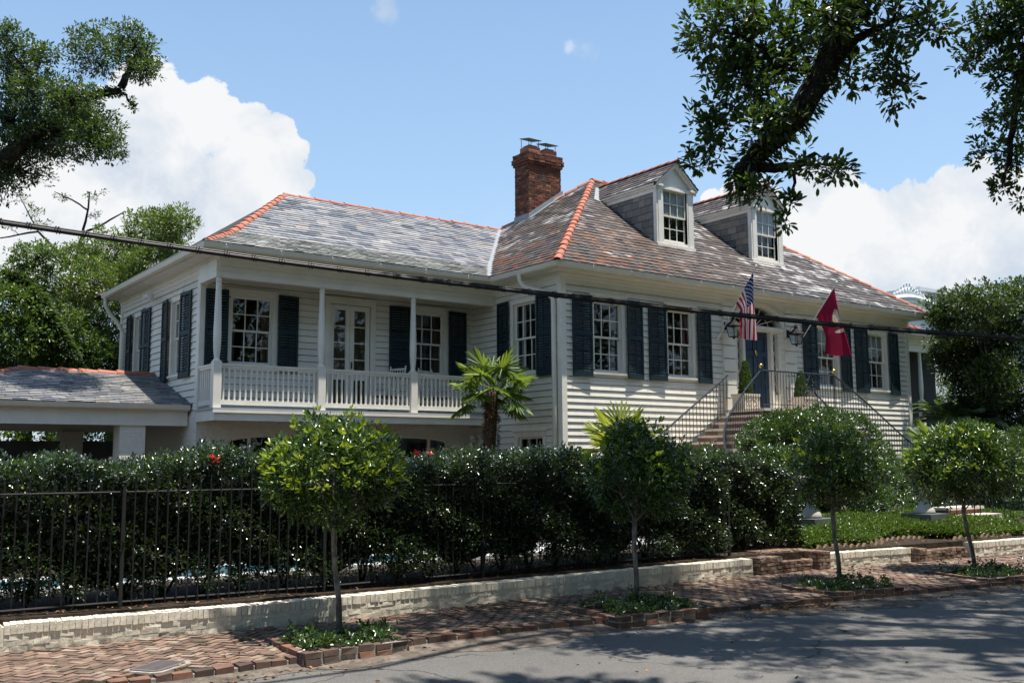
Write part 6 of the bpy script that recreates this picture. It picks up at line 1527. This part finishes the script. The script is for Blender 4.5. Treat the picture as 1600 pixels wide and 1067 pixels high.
# ------------------------------------------------------------------ big trees
SHADE = [(-6.6, -11.6, 9.2, 1.3, .8), (-5.0, -10.6, 8.8, 1.2, .7), (-3.6, -12.2, 9.6, 1.5, .8), (-2.0, -10.9, 9.2, .95, .6), (-0.8, -13.0, 10.2, 1.4, .9), (1.2, -13.3, 10.4, 1.3, .9), (-5.6, -13.6, 8.8, 1.4, .8), (-3.2, -14.6, 9.4, 1.5, .8),
         (-0.6, -15.0, 10.2, 1.5, .8), (2.6, -14.4, 10.8, 1.6, .9), (-7.4, -10.2, 8.0, .8, .5), (-6.3, -9.6, 8.2, .8, .5), (-4.2, -9.4, 8.6, .8, .5), (3.6, -13.8, 11.4, 1.2, .7), (-8.6, -10.3, 7.6, .55, .4), (-11.6, -11.6, 6.8, .7, .4), (-12.8, -11.2, 7.2, .8, .4), (-7.6, -9.0, 8.6, .5, .35), (-5.4, -9.9, 8.4, .9, .5), (-5.3, -10.8, 9.6, .9, .5), (-3.7, -10.8, 8.6, 1.0, .55), (-6.8, -10.2, 7.4, .95, .5), (-8.0, -10.4, 7.4, .7, .45), (-4.3, -10.2, 9.4, .9, .5), (-2.0, -12.5, 9.8, 1.2, .7), (0.4, -13.8, 10.6, 1.4, .7), (-4.6, -12.4, 9.0, 1.2, .7), (2.4, -13.0, 11.2, 1.1, .6)]
lim0 = [(3.2, -21.0, -1.9, .55), (3.0, -20.8, 1.0, .45), (2.2, -20.2, 3.6, .40), (.0, -18.0, 6.4, .32), (-3.2, -14.8, 7.0, .24)] + [(a, b, c, r * .86) for a, b, c, r, _ in OAKR_LIMB]
lim = [lim0, L4(OAKR_TWIG), L4(OAKR_TWIG2), [(2.2, -20.2, 3.6, .3), (2.6, -17.5, 7.5, .22), (1.5, -14.5, 9.6, .14), (-.5, -12.6, 9.8, .08)], [(0, -18, 6.4, .22), (-2.4, -15.5, 8.6, .16), (-4.0, -12.8, 9.0, .1), (-5.2, -10.8, 8.6, .05)], [(-4.0, -12.8, 9.0, .07), (-7.0, -11.4, 8.4, .05), (-11.8, -11.5, 7.0, .03)]]
def moss_on(limb, n, r, name, mat='moss_leaf', leaf=.05, hang=.3):
    def f(t):
        P = [Vector(p[:3]) for p in limb]; pos, dr = [], []
        for i in range(n):
            j = rng.randrange(len(P) - 1); q = P[j].lerp(P[j + 1], rng.random()); rr_ = limb[j][3] * r; a = rng.random() * 6.283; v = Vector((math.cos(a), math.sin(a), rng.uniform(-.6, .9))).normalized()
            pos.append(tuple(q + v * rr_)); dr.append(tuple(v + Vector((0, 0, -hang))))
        leaves(name, mat, pos, dr, leaf * nrg.uniform(.5, 1.4, n), .3, .1, t)
    return f
tree('live_oak', 'dark live oak limb hung with leaves reaching over the street at upper right', 'tree', (3.2, -21, -1.9), lim, OAKR + [(*q, .9 if q[3] < 1.21 else .6) for q in SHADE], 'oak_leaf', 'dark_bark', .085, 160, 10, shell=.15, lw=.46, twigs=.4, spread=.9,
     extra=moss_on(L4(OAKR_LIMB), 2600, 1.02, 'resurrection_fern', 'moss_leaf', .075, .5))
tree('live_oak', 'leafy branches hanging in at the right edge of the view', 'tree', (-.6, -15.6, -1.75), [[(-.6, -15.6, -1.8, .4), (-.9, -15.0, 2.0, .3), (-1.9, -13.4, 5.0, .2)] + L4(EDGE_LIMB)], EDGE, 'oak_leaf', 'dark_bark', .075, 170, 10, shell=.15, lw=.46, twigs=.4, spread=.9)
tree('live_oak', 'mossy live oak with heavy limbs at the upper left, above the carport', 'tree', (-13.8, 10.0, -1.8), [[(-13.8, 10.0, -1.8, .8), (-13.2, 9.3, 1.6, .7)] + [(a, b, c, r * .42) for a, b, c, r, _ in OAKL_LIMB], L4(OAKL_T2), L4(OAKL_T3)], OAKL + [(-10.1, 5.9, 7.2, .6, .5), (-10.9, 6.6, 6.3, .7, .6), (-9.6, 5.4, 7.7, .5, .35)], 'far_oak_leaf', 'dark_bark', .085, 210, 9, shell=.2, twigs=.3, spread=.95,
     extra=moss_on([(a, b, c, r * .45) for a, b, c, r, _ in OAKL_LIMB[1:]], 1500, 1.05, 'resurrection_fern', 'moss_leaf', .09, .2))
tree('bare_tree', 'thin half bare tree with crooked branches at the left', 'tree', (-6.5, 20.5, -1.8), [[(-6.5, 20.5, -1.8, .2)] + [(a, b, c, r * .42) for a, b, c, r, _ in SCRAG_LIMB], [(a, b, c, r * .5) for a, b, c, r, _ in SCRAG_B], *[[(a, b, c, r * .5) for a, b, c, r, _ in q] for q in (SCRAG_C, SCRAG_D, SCRAG_E)]], SCRAG, 'far_oak_leaf', 'dark_bark', .11, 45, 7, shell=.1, twigs=.9)
tree('leafy_tree', 'tall yellow green tree behind the left end of the house', 'tree', (-5.2, 18.0, -1.8), [[(-5.2, 18, -1.8, .3), (-5.1, 17.9, 2, .24), (-4.9, 17.8, 4.5, .16), (-4.5, 17.6, 6.5, .08)]], BG1 + [(-6.6, 17.5, 3.2, 1.2, 1.0), (-4.9, 17.2, 2.2, 1.5, 1.0)], 'olive_leaf', 'bark', .115, 170, 9, shell=.3, twigs=.15)
tree('leafy_tree', 'broad green tree at the far left with a mossy leaning limb', 'tree', (-8.2, 16.6, -1.8), [[(-8.2, 16.6, -1.8, .3), (-8.2, 16.7, 2, .24), (-8.2, 16.9, 5, .12)], [(a, b, c, r * .7) for a, b, c, r, _ in MOSS]], BG2 + [(-9.6, 16.5, 3.0, 1.4, 1.3), (-7.0, 16.2, 2.2, 1.5, .9), (-10.5, 15.5, 2.0, 1.4, 1.2)], 'bright_leaf', 'dark_bark', .12, 160, 9, shell=.3, twigs=.15,
     extra=moss_on(L4(MOSS), 4500, .95, 'moss', 'moss_leaf', .17, .5))
tree('magnolia_tree', 'dense dark glossy tree right of the house corner', 'tree', (16.6, -1.2, GZ), [[(16.6, -1.2, GZ, .2), (16.6, -1.2, 1.0, .17), (16.5, -1.2, 3.0, .10)]], RT + [(17.6, -2.4, .5, 1.2, 1.0), (15.4, -2.0, 2.4, .8, .9)], 'magnolia_leaf', 'bark', .12, 210, 9, shell=.15, twigs=.1)
tree('background_tree', 'dark trees closing the gap beyond the right wing', 'tree', (24, 9, -1.8), [[(24, 9, -1.8, .3), (24, 9, 3, .2)]], [(23, 8, 2.6, 2.6, 2.4), (26, 7, 3, 2.6, 2.4), (20.5, 9, 1.5, 2.0, 2.0), (24.5, 5, 1, 2.5, 2)], 'magnolia_leaf', 'bark', .16, 40, 9, shell=.4, twigs=.05)
BK = []
for i in range(9): BK.append((-13.4 + i * .8, 10.6 + .4 * math.sin(i * 2), +.3 + .3 * math.sin(i), .85, 1.6))
shrub('tall_shrub', 'dense green shrubbery behind the carport', BK, 'bright_leaf', .10, 110, 8)
# near-side tree belt mirrored in the window panes, made tall to cut sky light
lob = []
for i in range(22):
    x = -34 + i * 3.6 + rng.uniform(-1, 1)
    for q in range(5): lob.append((x + rng.uniform(-1.5, 1.5), -26 + rng.uniform(-2, 2), .8 + q * 3.4 + rng.uniform(-.8, .8), rng.uniform(2, 3), rng.uniform(1.8, 2.5)))
for i in range(26):   # unseen high crowns added over the near side to cut sky light
    lob.append((-26 + 50 * nrg.random(), -25 + 9.5 * nrg.random(), 9.5 + 6 * nrg.random(), rng.uniform(1.6, 2.6), rng.uniform(.9, 1.4)))
for i in range(30):   # more unseen crowns added over the carriageway to dim the street
    lob.append((-17 + 22 * nrg.random(), -19.5 + 5 * nrg.random(), 10 + 4 * nrg.random(), rng.uniform(1.3, 2.0), rng.uniform(.7, 1.1)))
Cc, Dd = lobe_points(lob, 8, .35); p_, d_, l_ = rosettes(Cc, Dd, 9, .40, .95, .4)
o = leaves('tree_belt', 'bright_leaf', p_, d_, l_, .5, .2); tag(o, 'belt of leafy trees across the street, mirrored in the window panes, with unseen crowns added to dim the sky light', 'trees', kind='stuff')

# ------------------------------------------------------------------ far white house
nb = thing('neighbouring_house', (95, 48, -1.8), 'large white house far behind on the right with a bracketed cornice and curved crest', 'house')
m = MB(); m.wbox(84.5, 135, 42, 70, -1.8, 17.2); m.build('wall', 'far_white', nb)
m = MB(); m.wbox(83.8, 136, 41.2, 71, 17.2, 17.6); m.wbox(83.2, 136, 40.4, 71, 17.9, 18.3); m.wbox(83.5, 136, 40.8, 71, 17.6, 17.9)
for i in range(30): m.wbox(85 + i * 1.6, 85.5 + i * 1.6, 40.9, 41.3, 16.6, 17.2)
m.build('cornice', 'far_white', nb)
m = MB(); pts = [(77.2 + 7.6 * i / 14, 40, 16.4 + .75 * math.sin(math.pi * (.12 + .76 * i / 14))) for i in range(15)]
m.prism([(77.2, 40, 13.5), (84.8, 40, 13.5)] + pts[::-1], (0, 3, 0)); 
for d_, w_ in ((-.35, .3), (-.75, .15)): m.tube([(x, 39.9, z + d_) for x, _, z in pts], w_, 5)
m.wbox(77.0, 85.0, 39.6, 43, 14.7, 15.0); m.build('pediment', 'far_white', nb)
m = MB()
for i in range(1, 14):
    h = 1.0 * math.exp(-((i - 5.5) / 3.3) ** 2) + .25; x, y, z = pts[i]; sg = 1 if i > 6 else -1
    m.tube([(x + sg * .28 * math.sin(t * .5) * (1 - t / 16), 40, z + h * t / 12 * .9 + .1 * math.cos(t * .6)) for t in range(13)], .085, 4); m.tube([(x - .25, 40, z + h * .3), (x + .1, 40, z + h * .6), (x + .3, 40, z + h * .35)], .08, 4)
m.build('crest', 'far_white', nb)


# ------------------------------------------------------------------ fallen leaves
N = 1700; x = nrg.uniform(-12.5, 2.5, N); z = []; y = []
for i, v in enumerate(x):
    q = nrg.random()
    if q < .5: yy = kerb_y(v) - .05 - abs(nrg.normal()) * .16; zz = RZ + .012
    elif q < .62: yy = kerb_y(v) - nrg.random() * 3; zz = RZ + .008
    elif q < .8: yy = kerb_y(v) + .15 + nrg.random() * (wall_y(v) - kerb_y(v) - .2); zz = sw_z(v, yy) + .008
    else: yy = wall_y(v) + .26 + nrg.random() * .25; zz = GZ + .012
    y.append(yy); z.append(zz)
pile = nrg.random(420); px_ = -5.1 + 1.1 * pile + .1 * nrg.normal(size=420); py_ = np.array([kerb_y(v) for v in px_]) - .04 - np.abs(nrg.normal(size=420)) * .11
x = np.concatenate([x, px_]); y = np.concatenate([y, py_]); z = np.concatenate([z, RZ + .012 + .03 * nrg.random(420)])
d = nrg.normal(size=(len(x), 3)); d[:, 2] *= .18
o = leaves('fallen_leaves', 'dry_leaf', np.stack([x, y, z], 1), d, nrg.uniform(.025, .06, len(x)), .5, .25); tag(o, 'dry brown leaves scattered along the kerb and wall foot', 'leaves', kind='stuff')
